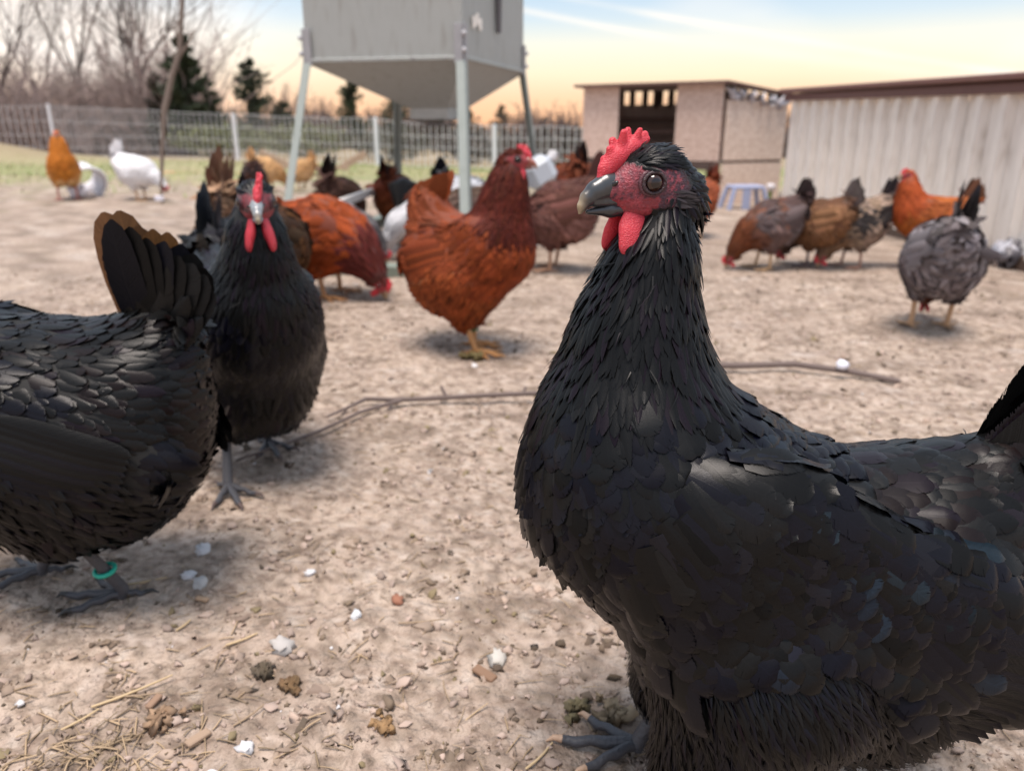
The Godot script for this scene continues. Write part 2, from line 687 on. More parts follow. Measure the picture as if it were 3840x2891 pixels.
# ------------------------------------------------------------------ the ground
func gh(x: float, z: float) -> float:
	var y := 0.0
	if z < -5.5:
		y -= (minf(-z, 60.0) - 5.5) * lerpf(0.0235, 0.036, clampf((x + 5.0) / 5.0, 0.0, 1.0))
		y += 0.55 * exp(-pow((x + 12.5) / 2.6, 2.0) - pow((z + 17.0) / 1.6, 2.0))
	y += hills.get_noise_2d(x, z) * 0.010 * clampf((-z) / 3.0, 0.4, 3.0)
	return y

func gh_fine(x: float, z: float) -> float:
	var l := lumps.get_noise_2d(x, z)
	return l * 0.0055 + maxf(crumbs.get_noise_2d(x, z) - 0.12, 0.0) * 0.0075 * (0.6 + l)

func soil_color(x: float, z: float) -> Color:
	var m := mottle.get_noise_2d(x, z)
	var l := lumps.get_noise_2d(x * 0.55 + 9.0, z * 0.9)
	var k := crumbs.get_noise_2d(x, z)
	var c := Color(0.500, 0.405, 0.330).lerp(Color(0.425, 0.338, 0.278), clampf(0.5 + m, 0.0, 1.0))
	# scattered droppings and damp crumbs, scuffed into the dust
	c = c.lerp(Color(0.17, 0.125, 0.09), clampf((l - 0.18) * 2.4, 0.0, 0.55))
	var m2 := mottle.get_noise_2d(x * 3.1 + 70.0, z * 4.5)
	c = c.lerp(Color(0.27, 0.205, 0.165), clampf((m2 - 0.12) * 1.8, 0.0, 0.45))
	c = c.lerp(Color(0.58, 0.53, 0.50), clampf((-l - 0.40) * 1.6, 0.0, 0.4))
	c = c.lerp(Color(0.15, 0.112, 0.082), clampf((k - 0.19) * 3.2, 0.0, 0.6))
	var k2 := crumbs.get_noise_2d(x * 2.7 + 11.0, z * 2.7)
	c = c.lerp(Color(0.20, 0.15, 0.11), clampf((k2 - 0.18) * 2.6, 0.0, 0.5))
	c = c.lerp(Color(0.60, 0.53, 0.47), clampf((-k - 0.30) * 2.0, 0.0, 0.5))
	if z < -3.4:
		var g := clampf((-z - 6.2 + m * 4.0) / 3.0, 0.0, 1.0)
		var green := Color(0.235, 0.285, 0.105).lerp(Color(0.40, 0.36, 0.20), clampf(0.5 + 1.3 * mottle.get_noise_2d(x * 0.4 + 40.0, z * 0.3), 0.0, 1.0))
		c = c.lerp(green, g * 0.9)
		var dry := clampf((-z - 15.0) / 3.0, 0.0, 1.0) + exp(-pow((x + 12.5) / 2.8, 2.0) - pow((z + 17.0) / 2.0, 2.0))
		c = c.lerp(Color(0.34, 0.26, 0.17), clampf(dry, 0.0, 0.85))
	return c

func ground() -> void:
	var mb := MB.new()
	# three sheets in one: fine near the hens, coarser round it, coarse to the horizon
	var a := Rect2(-1.44, -2.72, 2.88, 3.2)
	var b := Rect2(-6.4, -10.4, 12.8, 12.8)
	patch(mb, a, 0.008, Rect2(), 1.0)
	patch(mb, b, 0.08, a, 0.0)
	patch(mb, Rect2(-160, -170.4, 320, 212.8), 1.6, b, 0.0)
	var o := put("ground", mb.mesh(), M.soil)
	o.set_meta("kind", "structure")
	tag(o, "dusty pink tan dirt of the chicken yard, greener towards the fence", "ground")
	# grass towards the fence
	var g := MB.new()
	for i in 26000:
		var z := -5.0 - 11.0 * pow(rng.randf(), 0.8)
		var x := rng.randf_range(-0.85, 0.75) * (-z + 2.0)
		if rng.randf() > clampf((-z - 5.0) / 4.0, 0.05, 1.0) * clampf(0.55 + 1.5 * mottle.get_noise_2d(x * 0.4 + 40.0, z * 0.3), 0.1, 1.0):
			continue
		var p := Vector3(x, gh(x, z) - 0.005, z)
		var hgt := rng.randf_range(0.015, 0.06)
		var lean := Vector3(rng.randfn(0, 0.4), 1, rng.randfn(0, 0.4)) * hgt
		var s := Vector3(rng.randf() - 0.5, 0, rng.randf() - 0.5).normalized() * 0.008
		var c := Color(0.18, 0.26, 0.07).lerp(Color(0.42, 0.38, 0.18), rng.randf() * rng.randf() * 1.2)
		var k := g.pt(p - s, Vector3.UP, 0, 0, c)
		g.pt(p + s, Vector3.UP, 1, 0, c)
		g.pt(p + lean, Vector3.UP, 0.5, 1, c)
		g.tri(k, k + 1, k + 2)
	var go := put("grass", g.mesh(), M.leaf)
	tag(go, "short thin green grass on the field before the fence", "grass", "", "stuff")

func patch(mb: MB, r: Rect2, cell: float, hole: Rect2, fine: float) -> void:
	var nx := int(round(r.size.x / cell))
	var nz := int(round(r.size.y / cell))
	var ys := PackedFloat32Array()
	ys.resize((nx + 1) * (nz + 1))
	for j in nz + 1:
		for i in nx + 1:
			var x := r.position.x + i * cell
			var z := r.position.y + j * cell
			var y := gh(x, z)
			if fine > 0.0:
				var e := minf(minf(x - r.position.x, r.end.x - x), minf(z - r.position.y, r.end.y - z))
				y += gh_fine(x, z) * clampf(e / 0.15, 0.0, 1.0)
			ys[j * (nx + 1) + i] = y
	var h2 := hole.grow(-cell * 0.5) if hole.size.x > 0 else Rect2()
	var first := mb.v.size()
	for j in nz + 1:
		for i in nx + 1:
			var x := r.position.x + i * cell
			var z := r.position.y + j * cell
			var k := j * (nx + 1) + i
			var dx := ys[k + (1 if i < nx else 0)] - ys[k - (1 if i > 0 else 0)]
			var dz := ys[k + (nx + 1 if j < nz else 0)] - ys[k - (nx + 1 if j > 0 else 0)]
			mb.pt(Vector3(x, ys[k], z), Vector3(-dx, cell * 2.0, -dz).normalized(), 0, 0, soil_color(x, z))
	for j in nz:
		for i in nx:
			var cx := r.position.x + (i + 0.5) * cell
			var cz := r.position.y + (j + 0.5) * cell
			if hole.size.x > 0 and h2.has_point(Vector2(cx, cz)):
				continue
			var k := first + j * (nx + 1) + i
			mb.t.append_array([k, k + 1, k + nx + 2, k, k + nx + 2, k + nx + 1])

func gp(x: float, z: float, up := 0.0) -> Vector3:
	return Vector3(x, gh(x, z) + up, z)

# ------------------------------------------------------------------ trees
func grow(mb: MB, p: Vector3, d: Vector3, length: float, r: float, depth: int, col: Color, spread := 0.5) -> void:
	var pts := [p]
	var rad := [r]
	var q := p
	var dir := d
	for i in 3:
		dir = (dir + Vector3(rng.randfn(0, 0.13), rng.randfn(0.03, 0.1), rng.randfn(0, 0.13))).normalized()
		q += dir * length / 3.0
		pts.append(q)
		rad.append(r * (1.0 - 0.16 * (i + 1)))
	tube(mb, pts, rad, 5 if depth > 2 else 3, col, false)
	if depth <= 0:
		return
	var kids := 3 if rng.randf() < 0.6 else 4
	for k in kids:
		var s: int = 3 if k == 0 else rng.randi_range(1, 3)
		var ax := dir.cross(Vector3(rng.randf() - 0.5, rng.randf() - 0.5, rng.randf() - 0.5)).normalized()
		var nd := dir.rotated(ax, rng.randfn(spread, 0.18) * (0.35 if k == 0 else 1.0))
		nd = (nd + Vector3(0, 0.10, 0)).normalized()
		grow(mb, pts[s], nd, length * rng.randf_range(0.62, 0.86), rad[s] * (0.8 if k == 0 else 0.6), depth - 1, col, spread)

func bare_tree(at: Vector3, height: float, lean: float, label: String, split: int, col: Color) -> void:
	var t := thing("bare_tree", label, "tree", at, 0.0, "bare winter trees behind the fence")
	var trunk := MB.new()
	var crown := MB.new()
	var len0 := height * 0.30
	var top := Vector3(lean * len0, len0, 0)
	var r := height * 0.0085
	tube(trunk, [Vector3(0, -0.15, 0), top * 0.5 + Vector3(rng.randfn(0, 0.08), 0, 0), top], [r * 1.25, r * 1.05, r * 0.9], 7, col)
	for k in split:
		var a := TAU * k / split + rng.randf()
		var d := Vector3(cos(a) * 0.45 + lean * 0.6, 1.0, sin(a) * 0.4).normalized()
		grow(crown, top * rng.randf_range(0.25, 1.0), d, height * 0.27, r * 0.7, 5, col, 0.42)
	put("trunk", trunk.mesh(), M.bark, t)
	put("crown", crown.mesh(), M.bark, t)

func cedar(at: Vector3, height: float, width: float, label: String, col: Color, n := 1500, ragged := 0.3) -> void:
	var t := thing("cedar_tree", label, "tree", at, rng.randf() * TAU, "evergreen trees beyond the fence")
	var trunk := MB.new()
	tube(trunk, [Vector3(0, -0.2, 0), Vector3(0, height * 0.5, 0), Vector3(0, height * 0.97, 0)], [width * 0.07, width * 0.045, 0.01], 6, Color(0.09, 0.065, 0.05))
	put("trunk", trunk.mesh(), M.bark, t)
	var mb := MB.new()
	var boughs := 40
	for b in boughs:
		var f := pow((b + 0.5) / boughs, 0.85)
		var y := height * lerpf(0.10, 0.96, f)
		var reach := width * 0.5 * pow(1.0 - f, 0.75) * rng.randf_range(1.0 - ragged, 1.0 + ragged) + 0.06
		var a := rng.randf() * TAU
		var d := Vector3(cos(a), rng.randf_range(0.05, 0.5), sin(a)).normalized()
		for i in n / boughs:
			var s := pow(rng.randf(), 0.7)
			var p := Vector3(0, y, 0) + d * reach * s + Vector3(rng.randfn(0, 1), rng.randfn(0, 0.7), rng.randfn(0, 1)) * reach * 0.17
			var g := height * 0.045 * rng.randf_range(0.5, 1.5)
			var u := (d + Vector3(rng.randfn(0, 0.7), rng.randf_range(0.0, 1.2), rng.randfn(0, 0.7))).normalized()
			var w := u.cross(Vector3(rng.randf() - 0.5, rng.randf() - 0.5, rng.randf() - 0.5)).normalized()
			var nn := u.cross(w)
			var c := col * rng.randf_range(0.6, 1.5)
			var k := mb.pt(p - w * g * 0.35, nn, 0, 0, c)
			mb.pt(p + w * g * 0.35, nn, 0, 0, c)
			mb.pt(p + u * g, nn, 0, 0, c)
			mb.tri(k, k + 1, k + 2)
	put("crown", mb.mesh(), M.leaf, t)

func bush(at: Vector3, size: Vector3, label: String, called: String, col: Color, n := 900, group := "") -> void:
	var t := thing(called, label, "bush", at, 0.0, group)
	var mb := MB.new()
	for i in n:
		var d := Vector3(rng.randfn(0, 1), rng.randfn(0, 1), rng.randfn(0, 1)).normalized() * pow(rng.randf(), 0.35)
		var p := Vector3(d.x * size.x * 0.5, (d.y * 0.5 + 0.5) * size.y, d.z * size.z * 0.5)
		p += Vector3(crumbs.get_noise_2d(p.x * 0.2, p.y * 0.2), 0, 0) * size.x * 0.2
		var g := size.y * 0.10 * rng.randf_range(0.6, 1.5)
		var u := Vector3(rng.randfn(0, 1), rng.randfn(0.5, 1), rng.randfn(0, 1)).normalized()
		var w := u.cross(Vector3(rng.randf() - 0.5, rng.randf() - 0.5, rng.randf() - 0.5)).normalized()
		var c := col * rng.randf_range(0.6, 1.45)
		var k := mb.pt(p - w * g * 0.4, u.cross(w), 0, 0, c)
		mb.pt(p + w * g * 0.4, u.cross(w), 0, 0, c)
		mb.pt(p + u * g, u.cross(w), 0, 0, c)
		mb.tri(k, k + 1, k + 2)
	put("leaves", mb.mesh(), M.leaf, t)
	var st := MB.new()
	for i in 9:
		tube(st, [Vector3(rng.randfn(0, 0.06), -0.1, rng.randfn(0, 0.06)), Vector3(rng.randfn(0, 0.15) * size.x, size.y * 0.5, rng.randfn(0, 0.1)), Vector3(rng.randfn(0, 0.3) * size.x, size.y * 0.95, rng.randfn(0, 0.2))], [0.02, 0.014, 0.006], 3, Color(0.12, 0.09, 0.07), false)
	put("stems", st.mesh(), M.bark, t)

func trees() -> void:
	var bark := Color(0.115, 0.092, 0.085)
	bare_tree(gp(-16.9, -26.0), 8.5, 0.40, "leaning bare tree at the far left edge of the photo, behind the fence", 4, bark)
	bare_tree(gp(-14.9, -25.0), 8.0, -0.35, "bare tree left of the white fence post, its limbs leaning left", 4, bark * 1.1)
	bare_tree(gp(-12.9, -24.5), 8.4, 0.04, "pale upright bare tree with a forked top, just right of the left fence post", 5, Color(0.25, 0.22, 0.20))
	bare_tree(gp(-11.7, -25.2), 8.4, 0.16, "bare dark tree whose long limbs lean right over the brush", 5, bark * 0.9)
	bare_tree(gp(-11.2, -26.5), 8.0, 0.0, "slim pale upright tree left of the tall dark cedar", 5, Color(0.24, 0.21, 0.19))
	bare_tree(gp(-18.8, -32.0), 9.0, 0.1, "bare tree farthest back at the left, seen between nearer trunks", 4, bark)
	bare_tree(gp(-15.5, -33.0), 8.5, -0.1, "slender bare tree farther back, above the orange hen", 4, bark * 1.2)
	# dense brush of twigs
	var b := MB.new()
	for i in 8200:
		var z := rng.randf_range(-29.0, -22.5)
		var x := rng.randf_range(-20.5, 0.392 * z)
		var h := (0.9 + 3.0 * pow(rng.randf(), 1.35)) * (0.85 + 0.25 * sin(x * 1.7) + 0.2 * sin(x * 0.6 + 1.0))
		if rng.randf() < 0.3: h *= 0.5
		var p := gp(x, z, -0.05)
		var q := p + Vector3(rng.randfn(0, 0.22) * h, h * 0.55, rng.randfn(0, 0.2) * h)
		var e := q + Vector3(rng.randfn(0, 0.28) * h, h * rng.randf_range(0.1, 0.5), rng.randfn(0, 0.25) * h)
		var w := rng.randf_range(0.008, 0.02)
		var c := Color(0.29, 0.225, 0.21) * rng.randf_range(0.6, 1.6)
		tube(b, [p, q, e], [w, w * 0.8, w * 0.4], 3, c, false)
		for k in 2:
			var m := q.lerp(e, rng.randf())
			tube(b, [m, m + Vector3(rng.randfn(0, 0.22), rng.randfn(0.16, 0.15), rng.randfn(0, 0.2))], [w * 0.5, w * 0.3], 3, c, false)
	tag(put("brush", b.mesh(), M.bark), "dense grey brown thicket of bare brush behind the left of the fence", "brush", "", "stuff")
	var f := MB.new()
	for i in 8000:
		var x := rng.randf_range(-26.0, 30.0)
		var z := rng.randf_range(-62.0, -46.0)
		var h := rng.randf_range(0.8, 2.7) * (0.8 + 0.4 * sin(x * 0.8) + 0.3 * sin(x * 2.1))
		var p := gp(x, z, -0.05)
		var q := p + Vector3(rng.randfn(0, 0.25) * h, h, rng.randfn(0, 0.2) * h)
		var w := rng.randf_range(0.02, 0.05)
		tube(f, [p, (p + q) * 0.5 + Vector3(rng.randfn(0, 0.12), 0, 0), q], [w, w * 0.8, w * 0.4], 3, Color(0.15, 0.11, 0.10) * rng.randf_range(0.6, 1.5), false)
		for k in 3:
			var m := p.lerp(q, rng.randf_range(0.4, 1.0))
			tube(f, [m, m + Vector3(rng.randfn(0, 0.35), rng.randfn(0.25, 0.2), rng.randfn(0, 0.3))], [w * 0.6, w * 0.3], 3, Color(0.15, 0.11, 0.10), false)
	tag(put("brush", f.mesh(), M.bark), "low brown line of scrub along the horizon under the orange sky", "brush", "", "stuff")
	var green := Color(0.030, 0.042, 0.020)
	cedar(gp(-8.80, -22.3), 3.15, 1.45, "tall narrow dark cedar beside the thin sapling", green, 4200, 0.35)
	cedar(gp(-8.25, -22.5), 1.75, 1.0, "lower cedar crowding the right side of the tall narrow cedar", green, 2200)
	cedar(gp(-9.75, -22.6), 2.2, 0.95, "small pointed cedar left of the tall narrow cedar, in the brush", Color(0.05, 0.045, 0.035), 1800)
	cedar(gp(-9.55, -30.0), 3.3, 2.1, "lone open branched cedar with a spire top, right of the tall narrow one", green, 2200, 0.6)
	cedar(gp(-8.7, -31.0), 1.9, 1.7, "squat rounded cedar right of the lone spire cedar", green, 1900)
	cedar(gp(-8.75, -45.0), 3.7, 2.9, "bushy cedar seen under the left of the feeder hopper", green * 1.1, 1900, 0.5)
	cedar(gp(-6.6, -46.0), 3.2, 2.7, "dark cedar below the feeder spout", green, 1900, 0.5)
	cedar(gp(-4.3, -47.0), 3.4, 2.9, "dense dark cedar just left of the near feeder leg", green, 2200, 0.4)
	cedar(gp(-2.6, -49.0), 2.6, 2.1, "low cedar between the near and the right feeder legs", green, 1500, 0.5)
	cedar(gp(-0.6, -50.0), 3.1, 1.7, "thin cedar beside the right feeder leg", green, 1400, 0.5)
	cedar(gp(2.2, -56.0), 2.7, 2.2, "small far cedar between the right feeder leg and the coop", green, 1200, 0.5)
	cedar(gp(-8.2, -28.5), 1.5, 1.7, "round low cedar between the lone spire cedar and the left feeder leg", Color(0.05, 0.05, 0.035), 1600)
	bush(gp(-7.6, -21.0), Vector3(2.6, 0.85, 1.2), "yellow green bush behind the fence left of the feeder leg", "bush", Color(0.13, 0.145, 0.05), 1500, "bushes behind the netting")
	bush(gp(-5.2, -20.0), Vector3(2.4, 0.8, 1.2), "pale green bush behind the fence, seen between the left feeder legs", "bush", Color(0.155, 0.165, 0.07), 1500, "bushes behind the netting")
	bush(gp(-2.9, -19.5), Vector3(2.0, 0.8, 1.2), "dull olive bush behind the fence under the feeder spout", "bush", Color(0.10, 0.095, 0.065), 1300, "bushes behind the netting")
	bush(gp(-0.9, -19.5), Vector3(2.0, 0.85, 1.2), "brownish bush behind the fence between the near and right feeder legs", "bush", Color(0.10, 0.085, 0.07), 1300, "bushes behind the netting")
	bush(gp(1.2, -20.0), Vector3(2.4, 0.95, 1.2), "grey brown bush behind the fence left of the coop", "bush", Color(0.095, 0.08, 0.07), 1300, "bushes behind the netting")
	bush(gp(-11.0, -23.5), Vector3(1.8, 1.15, 1.0), "very dark evergreen bush at the foot of the tall cedar", "bush", Color(0.03, 0.035, 0.025), 1500, "bushes behind the netting")

# ------------------------------------------------------------------ poultry netting on white posts
func fence() -> void:
	var posts := [gp(-19.5, -23.5), gp(-11.9, -21.0), gp(-5.95, -17.4), gp(-2.62, -15.6), gp(-0.32, -14.7), gp(4.5, -13.6)]
	var high := [1.3, 1.25, 0.92, 0.84, 0.74, 0.72]
	var t := thing("netting_fence", "pale wire netting fence on slim white posts across the back of the yard", "fence")
	for i in posts.size():
		var p: Vector3 = posts[i]
		var mb := MB.new()
		tube(mb, [p + Vector3(0, -0.2, 0), p + Vector3(0.0, high[i] + 0.03, 0)], [0.045, 0.045], 8, Color(0.78, 0.79, 0.84))
		put("post", mb.mesh(), M.plastic, t)
	for i in posts.size() - 1:
		var a: Vector3 = posts[i]
		var b: Vector3 = posts[i + 1]
		var mb := MB.new()
		var n := int(a.distance_to(b) / (0.0085 * (a + b).length() * 0.5))
		for k in n + 1:
			var f := float(k) / n
			var p := a.lerp(b, f)
			p.y = gh(p.x, p.z) + 0.02
			var h := lerpf(high[i], high[i + 1], f) - 0.03 * sin(f * PI)
			tube(mb, [p, p + Vector3(0, h, 0)], [0.009, 0.009], 3, Color.WHITE, false)
		for r in 5:
			var last := Vector3.ZERO
			for k in 25:
				var f := k / 24.0
				var p := a.lerp(b, f)
				var h := (lerpf(high[i], high[i + 1], f) - 0.03 * sin(f * PI)) * pow(r / 4.0, 1.2)
				p.y = gh(p.x, p.z) + 0.02 + h
				if k > 0:
					tube(mb, [last, p], [0.005, 0.005], 3, Color.WHITE, false)
				last = p
		put("netting", mb.mesh(), M.wire, t).set_meta("kind", "stuff")

# ------------------------------------------------------------------ the corrugated metal shed at the right
func shed() -> void:
	var t := thing("metal_shed", "low pale corrugated metal shed with a red brown roof edge at the right", "shed")
	var a := Vector3(1.64, 0, -4.80)
	var b := Vector3(1.80, 0, -2.30)
	var along := (b - a).normalized()
	var out := Vector3(-along.z, 0, along.x) * -1.0
	if out.x > 0: out = -out
	var hl := 0.605
	var hr := 0.572
	var total := a.distance_to(b)
	var panels := 3
	var pitch := 0.14
	for q in panels:
		var mb := MB.new()
		var s0 := total * q / panels + (0.002 if q else 0.0)
		var s1 := total * (q + 1) / panels
		var prof := [s0]
		for w in range(int(s0 / pitch), int(s1 / pitch) + 1):
			for e in [0.0, 0.060, 0.075, 0.110, 0.125]:
				var sv: float = w * pitch + e
				if sv > s0 + 0.001 and sv < s1 - 0.001:
					prof.append(sv)
		prof.append(s1)
		for k in prof.size() - 1:
			if prof[k + 1] - prof[k] < 0.0015: continue
			var p := []
			for sv in [prof[k], prof[k + 1]]:
				var ph := fposmod(sv + (0.0003 if sv == prof[k] else -0.0003), pitch)
				var d := 0.0
				if ph < 0.060: d = 0.0
				elif ph < 0.075: d = (ph - 0.060) / 0.015
				elif ph < 0.110: d = 1.0
				else: d = clampf(1.0 - (ph - 0.110) / 0.015, 0.0, 1.0)
				var base: Vector3 = a + along * sv + out * d * 0.030
				p.append(Vector3(base.x, 0.035, base.z))
				p.append(Vector3(base.x, lerpf(hl, hr, sv / total), base.z))
			var nn: Vector3 = (p[2] - p[0]).cross(Vector3.UP).normalized()
			if nn.dot(out) < 0: nn = -nn
			mb.quad(p[0], p[2], p[3], p[1], nn, Color(0.95, 0.90, 0.83))
		put("wall_panel", mb.mesh(), M.sheet, t)
	var back := MB.new()
	box(back, (a + b) * 0.5 - out * 0.5 + Vector3(0, 0.29, 0), Vector3(0.96, 0.54, total * 0.998), Basis(-out, Vector3.UP, -out.cross(Vector3.UP)), Color(0.55, 0.54, 0.52))
	put("inner_wall", back.mesh(), M.paint, t)
	var sill := MB.new()
	beam(sill, a + out * 0.004 + Vector3(0, 0.012, 0), b + out * 0.004 + Vector3(0, 0.012, 0), 0.07, 0.05, Vector3.UP, Color(0.16, 0.11, 0.09), 0.004)
	put("sill_board", sill.mesh(), M.wood, t)
	var fas := MB.new()
	beam(fas, a - along * 0.015 + out * 0.035 + Vector3(0, hl + 0.016, 0), b + out * 0.035 + Vector3(0, hr + 0.016, 0), 0.038, 0.02, Vector3.UP, Color(0.17, 0.085, 0.075), 0.003)
	put("fascia", fas.mesh(), M.paint, t)
	var roof := MB.new()
	beam(roof, a - along * 0.03 - out * 0.45 + Vector3(0, hl + 0.052, 0), b - out * 0.45 + Vector3(0, hr + 0.052, 0), 0.022, 1.05, Vector3.UP, Color(0.20, 0.095, 0.08), 0.004)
	put("roof", roof.mesh(), M.paint, t)
	# a gutter pipe end and a pale float at the far corner
	var pipe := thing("drain_pipe", "slim green drain pipe with a white cap at the far corner of the metal shed", "pipe", Vector3(1.60, 0, -4.90))
	var pm := MB.new()
	tube(pm, [Vector3(0, -0.02, 0), Vector3(0, 0.085, 0)], [0.014, 0.014], 8, Color(0.25, 0.30, 0.10))
	put("pipe", pm.mesh(), M.plastic, pipe)
	var cm := MB.new()
	lump(cm, Vector3(0, 0.105, 0), Vector3(0.03, 0.024, 0.03), Color(0.85, 0.80, 0.82), 0.0, 6, 10)
	put("cap", cm.mesh(), M.plastic, pipe)

# ------------------------------------------------------------------ the particle board coop on legs
func coop() -> void:
	var t := thing("chicken_coop", "weathered particle board coop on legs with a wide open window", "coop")
	var c := Vector3(1.30, 0, -5.04)
	var l := Vector3(0.47, 0, -5.36)
	var r := Vector3(1.745, 0, -5.22)
	var fx := (c - l).normalized()
	var fo := Vector3(-fx.z, 0, fx.x)
	if fo.z < 0: fo = -fo
	var sx := (r - c).normalized()
	var so := Vector3(-sx.z, 0, sx.x)
	if so.z < 0: so = -so
	var w := l.distance_to(c)
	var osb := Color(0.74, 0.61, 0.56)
	var dark := Color(0.13, 0.095, 0.085)
	var th := 0.018
	# front: left board, right board, strip under the window, strip over it
	var win0 := 0.235
	var win1 := 0.605
	for q in [[0.0, win0, 0.262, 0.70], [win1, w, 0.25, 0.71], [win0 + 0.002, win1 - 0.002, 0.262, 0.305]]:
		var mb := MB.new()
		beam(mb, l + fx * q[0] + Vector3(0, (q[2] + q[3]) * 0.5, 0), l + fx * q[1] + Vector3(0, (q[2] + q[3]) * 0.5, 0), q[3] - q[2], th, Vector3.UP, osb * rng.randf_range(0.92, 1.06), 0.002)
		put("front_board", mb.mesh(), M.osb, t)
	# side: upper and lower boards with a dark seam between
	for q in [[0.255, 0.612], [-0.01, 0.238]]:
		var mb := MB.new()
		var m: float = (q[0] + q[1]) * 0.5
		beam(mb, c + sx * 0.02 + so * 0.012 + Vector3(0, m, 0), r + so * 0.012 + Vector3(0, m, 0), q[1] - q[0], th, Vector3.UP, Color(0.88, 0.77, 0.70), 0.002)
		put("side_board", mb.mesh(), M.osb, t)
	var bat := MB.new()
	beam(bat, c + sx * 0.02 + so * 0.004 + Vector3(0, 0.246, 0), r + so * 0.004 + Vector3(0, 0.246, 0), 0.03, 0.01, Vector3.UP, dark)
	put("side_batten", bat.mesh(), M.wood, t)
	# legs and corner posts
	for p in [l + fx * 0.02 - fo * 0.03, c - fx * 0.02 - fo * 0.03, r - sx * 0.02 - so * 0.03, l + fx * 0.02 - fo * 0.75, r - sx * 0.02 - so * 0.72, l + fx * 0.43 - fo * 0.04]:
		var mb := MB.new()
		beam(mb, p + Vector3(0, -0.08, 0), p + Vector3(0, 0.66 if p != l + fx * 0.43 - fo * 0.04 else 0.26, 0), 0.045, 0.045, Vector3.RIGHT, dark * 1.4, 0.003)
		put("post", mb.mesh(), M.wood, t)
	# floor, perches, beams
	var fl := MB.new()
	box(fl, (l + c) * 0.5 - fo * 0.40 + Vector3(0, 0.247, 0), Vector3(w - 0.05, 0.02, 0.72), Basis(fx, Vector3.UP, fx.cross(Vector3.UP)), dark * 1.6)
	put("floor_board", fl.mesh(), M.wood, t)
	for q in [[0.22, 0.012, 0.22], [0.20, 0.012, 0.235]]:
		var mb := MB.new()
		beam(mb, l + fo * q[1] + Vector3(0, q[2], 0), c + fo * q[1] + Vector3(0, q[2] - 0.01, 0), 0.026, 0.03, Vector3.UP, dark * 1.1, 0.002)
		put("beam", mb.mesh(), M.wood, t)
	for q in [[0.30, 0.425], [0.50, 0.50], [0.2, 0.345]]:
		var mb := MB.new()
		beam(mb, l + fx * 0.03 - fo * q[0] + Vector3(0, q[1], 0), c - fx * 0.03 - fo * q[0] + Vector3(0, q[1], 0), 0.035, 0.04, Vector3.UP, Color(0.20, 0.13, 0.11), 0.003)
		put("perch", mb.mesh(), M.wood, t)
	# back wall, open under the roof where the sky shows between the studs
	var bk := MB.new()
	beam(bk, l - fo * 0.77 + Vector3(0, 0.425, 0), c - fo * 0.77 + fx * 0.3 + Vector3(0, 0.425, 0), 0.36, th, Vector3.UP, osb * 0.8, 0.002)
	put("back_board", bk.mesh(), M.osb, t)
	for k in 10:
		var mb := MB.new()
		var p := l - fo * 0.775 + fx * (0.05 + 0.095 * k)
		beam(mb, p + Vector3(0, 0.58, 0), p + Vector3(0, 0.70, 0), 0.04 if k % 3 else 0.07, 0.03, Vector3.RIGHT, dark, 0.002)
		put("stud", mb.mesh(), M.wood, t)
	for q in [[l, 0.0], [l + fx * w, 0.0]]:
		var mb := MB.new()
		var p: Vector3 = q[0]
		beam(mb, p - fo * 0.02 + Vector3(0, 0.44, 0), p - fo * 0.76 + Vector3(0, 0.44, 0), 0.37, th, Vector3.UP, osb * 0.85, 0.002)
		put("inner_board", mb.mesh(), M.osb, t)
	# top rail over the window
	var tr := MB.new()
	beam(tr, l + fx * win0 - fo * 0.012 + Vector3(0, 0.688, 0), l + fx * win1 - fo * 0.012 + Vector3(0, 0.688, 0), 0.03, 0.03, Vector3.UP, dark, 0.002)
	put("rail", tr.mesh(), M.wood, t)
	# roof sheet in two slopes with a rough edge
	var rf := MB.new()
	var e0 := l - fx * 0.05 + fo * 0.07 + Vector3(0, 0.712, 0)
	var e1 := c + fx * 0.03 + fo * 0.07 + Vector3(0, 0.724, 0)
	var e2 := r + sx * 0.05 + so * 0.04 + Vector3(0, 0.652, 0)
	var b0 := e0 - fo * 0.95 + Vector3(0, 0.0, 0)
	var b1 := e1 - fo * 0.95 + Vector3(0, 0.0, 0)
	var b2 := e2 - fo * 0.95
	for q in [[e0, e1, b1, b0], [e1, e2, b2, b1]]:
		for dy in [0.0, -0.016]:
			rf.quad(q[0] + Vector3(0, dy, 0), q[1] + Vector3(0, dy, 0), q[2] + Vector3(0, dy, 0), q[3] + Vector3(0, dy, 0), Vector3.UP if dy == 0.0 else Vector3.DOWN, Color(0.17, 0.10, 0.085))
		rf.quad(q[0], q[1], q[1] - Vector3(0, 0.016, 0), q[0] - Vector3(0, 0.016, 0), (q[0] - q[3]).normalized(), Color(0.17, 0.10, 0.085))
	put("roof", rf.mesh(), M.paint, t)
	# crumpled pale sheeting stuffed under the eave of the side wall
	for k in 6:
		var mb := MB.new()
		lump(mb, c + sx * (0.05 + 0.07 * k) + so * 0.025 + Vector3(0, 0.655 - 0.011 * k, 0), Vector3(0.042, 0.026, 0.018), Color(0.62, 0.60, 0.64), 1.3, 6, 9)
		put("sheeting", mb.mesh(), M.plastic, t)

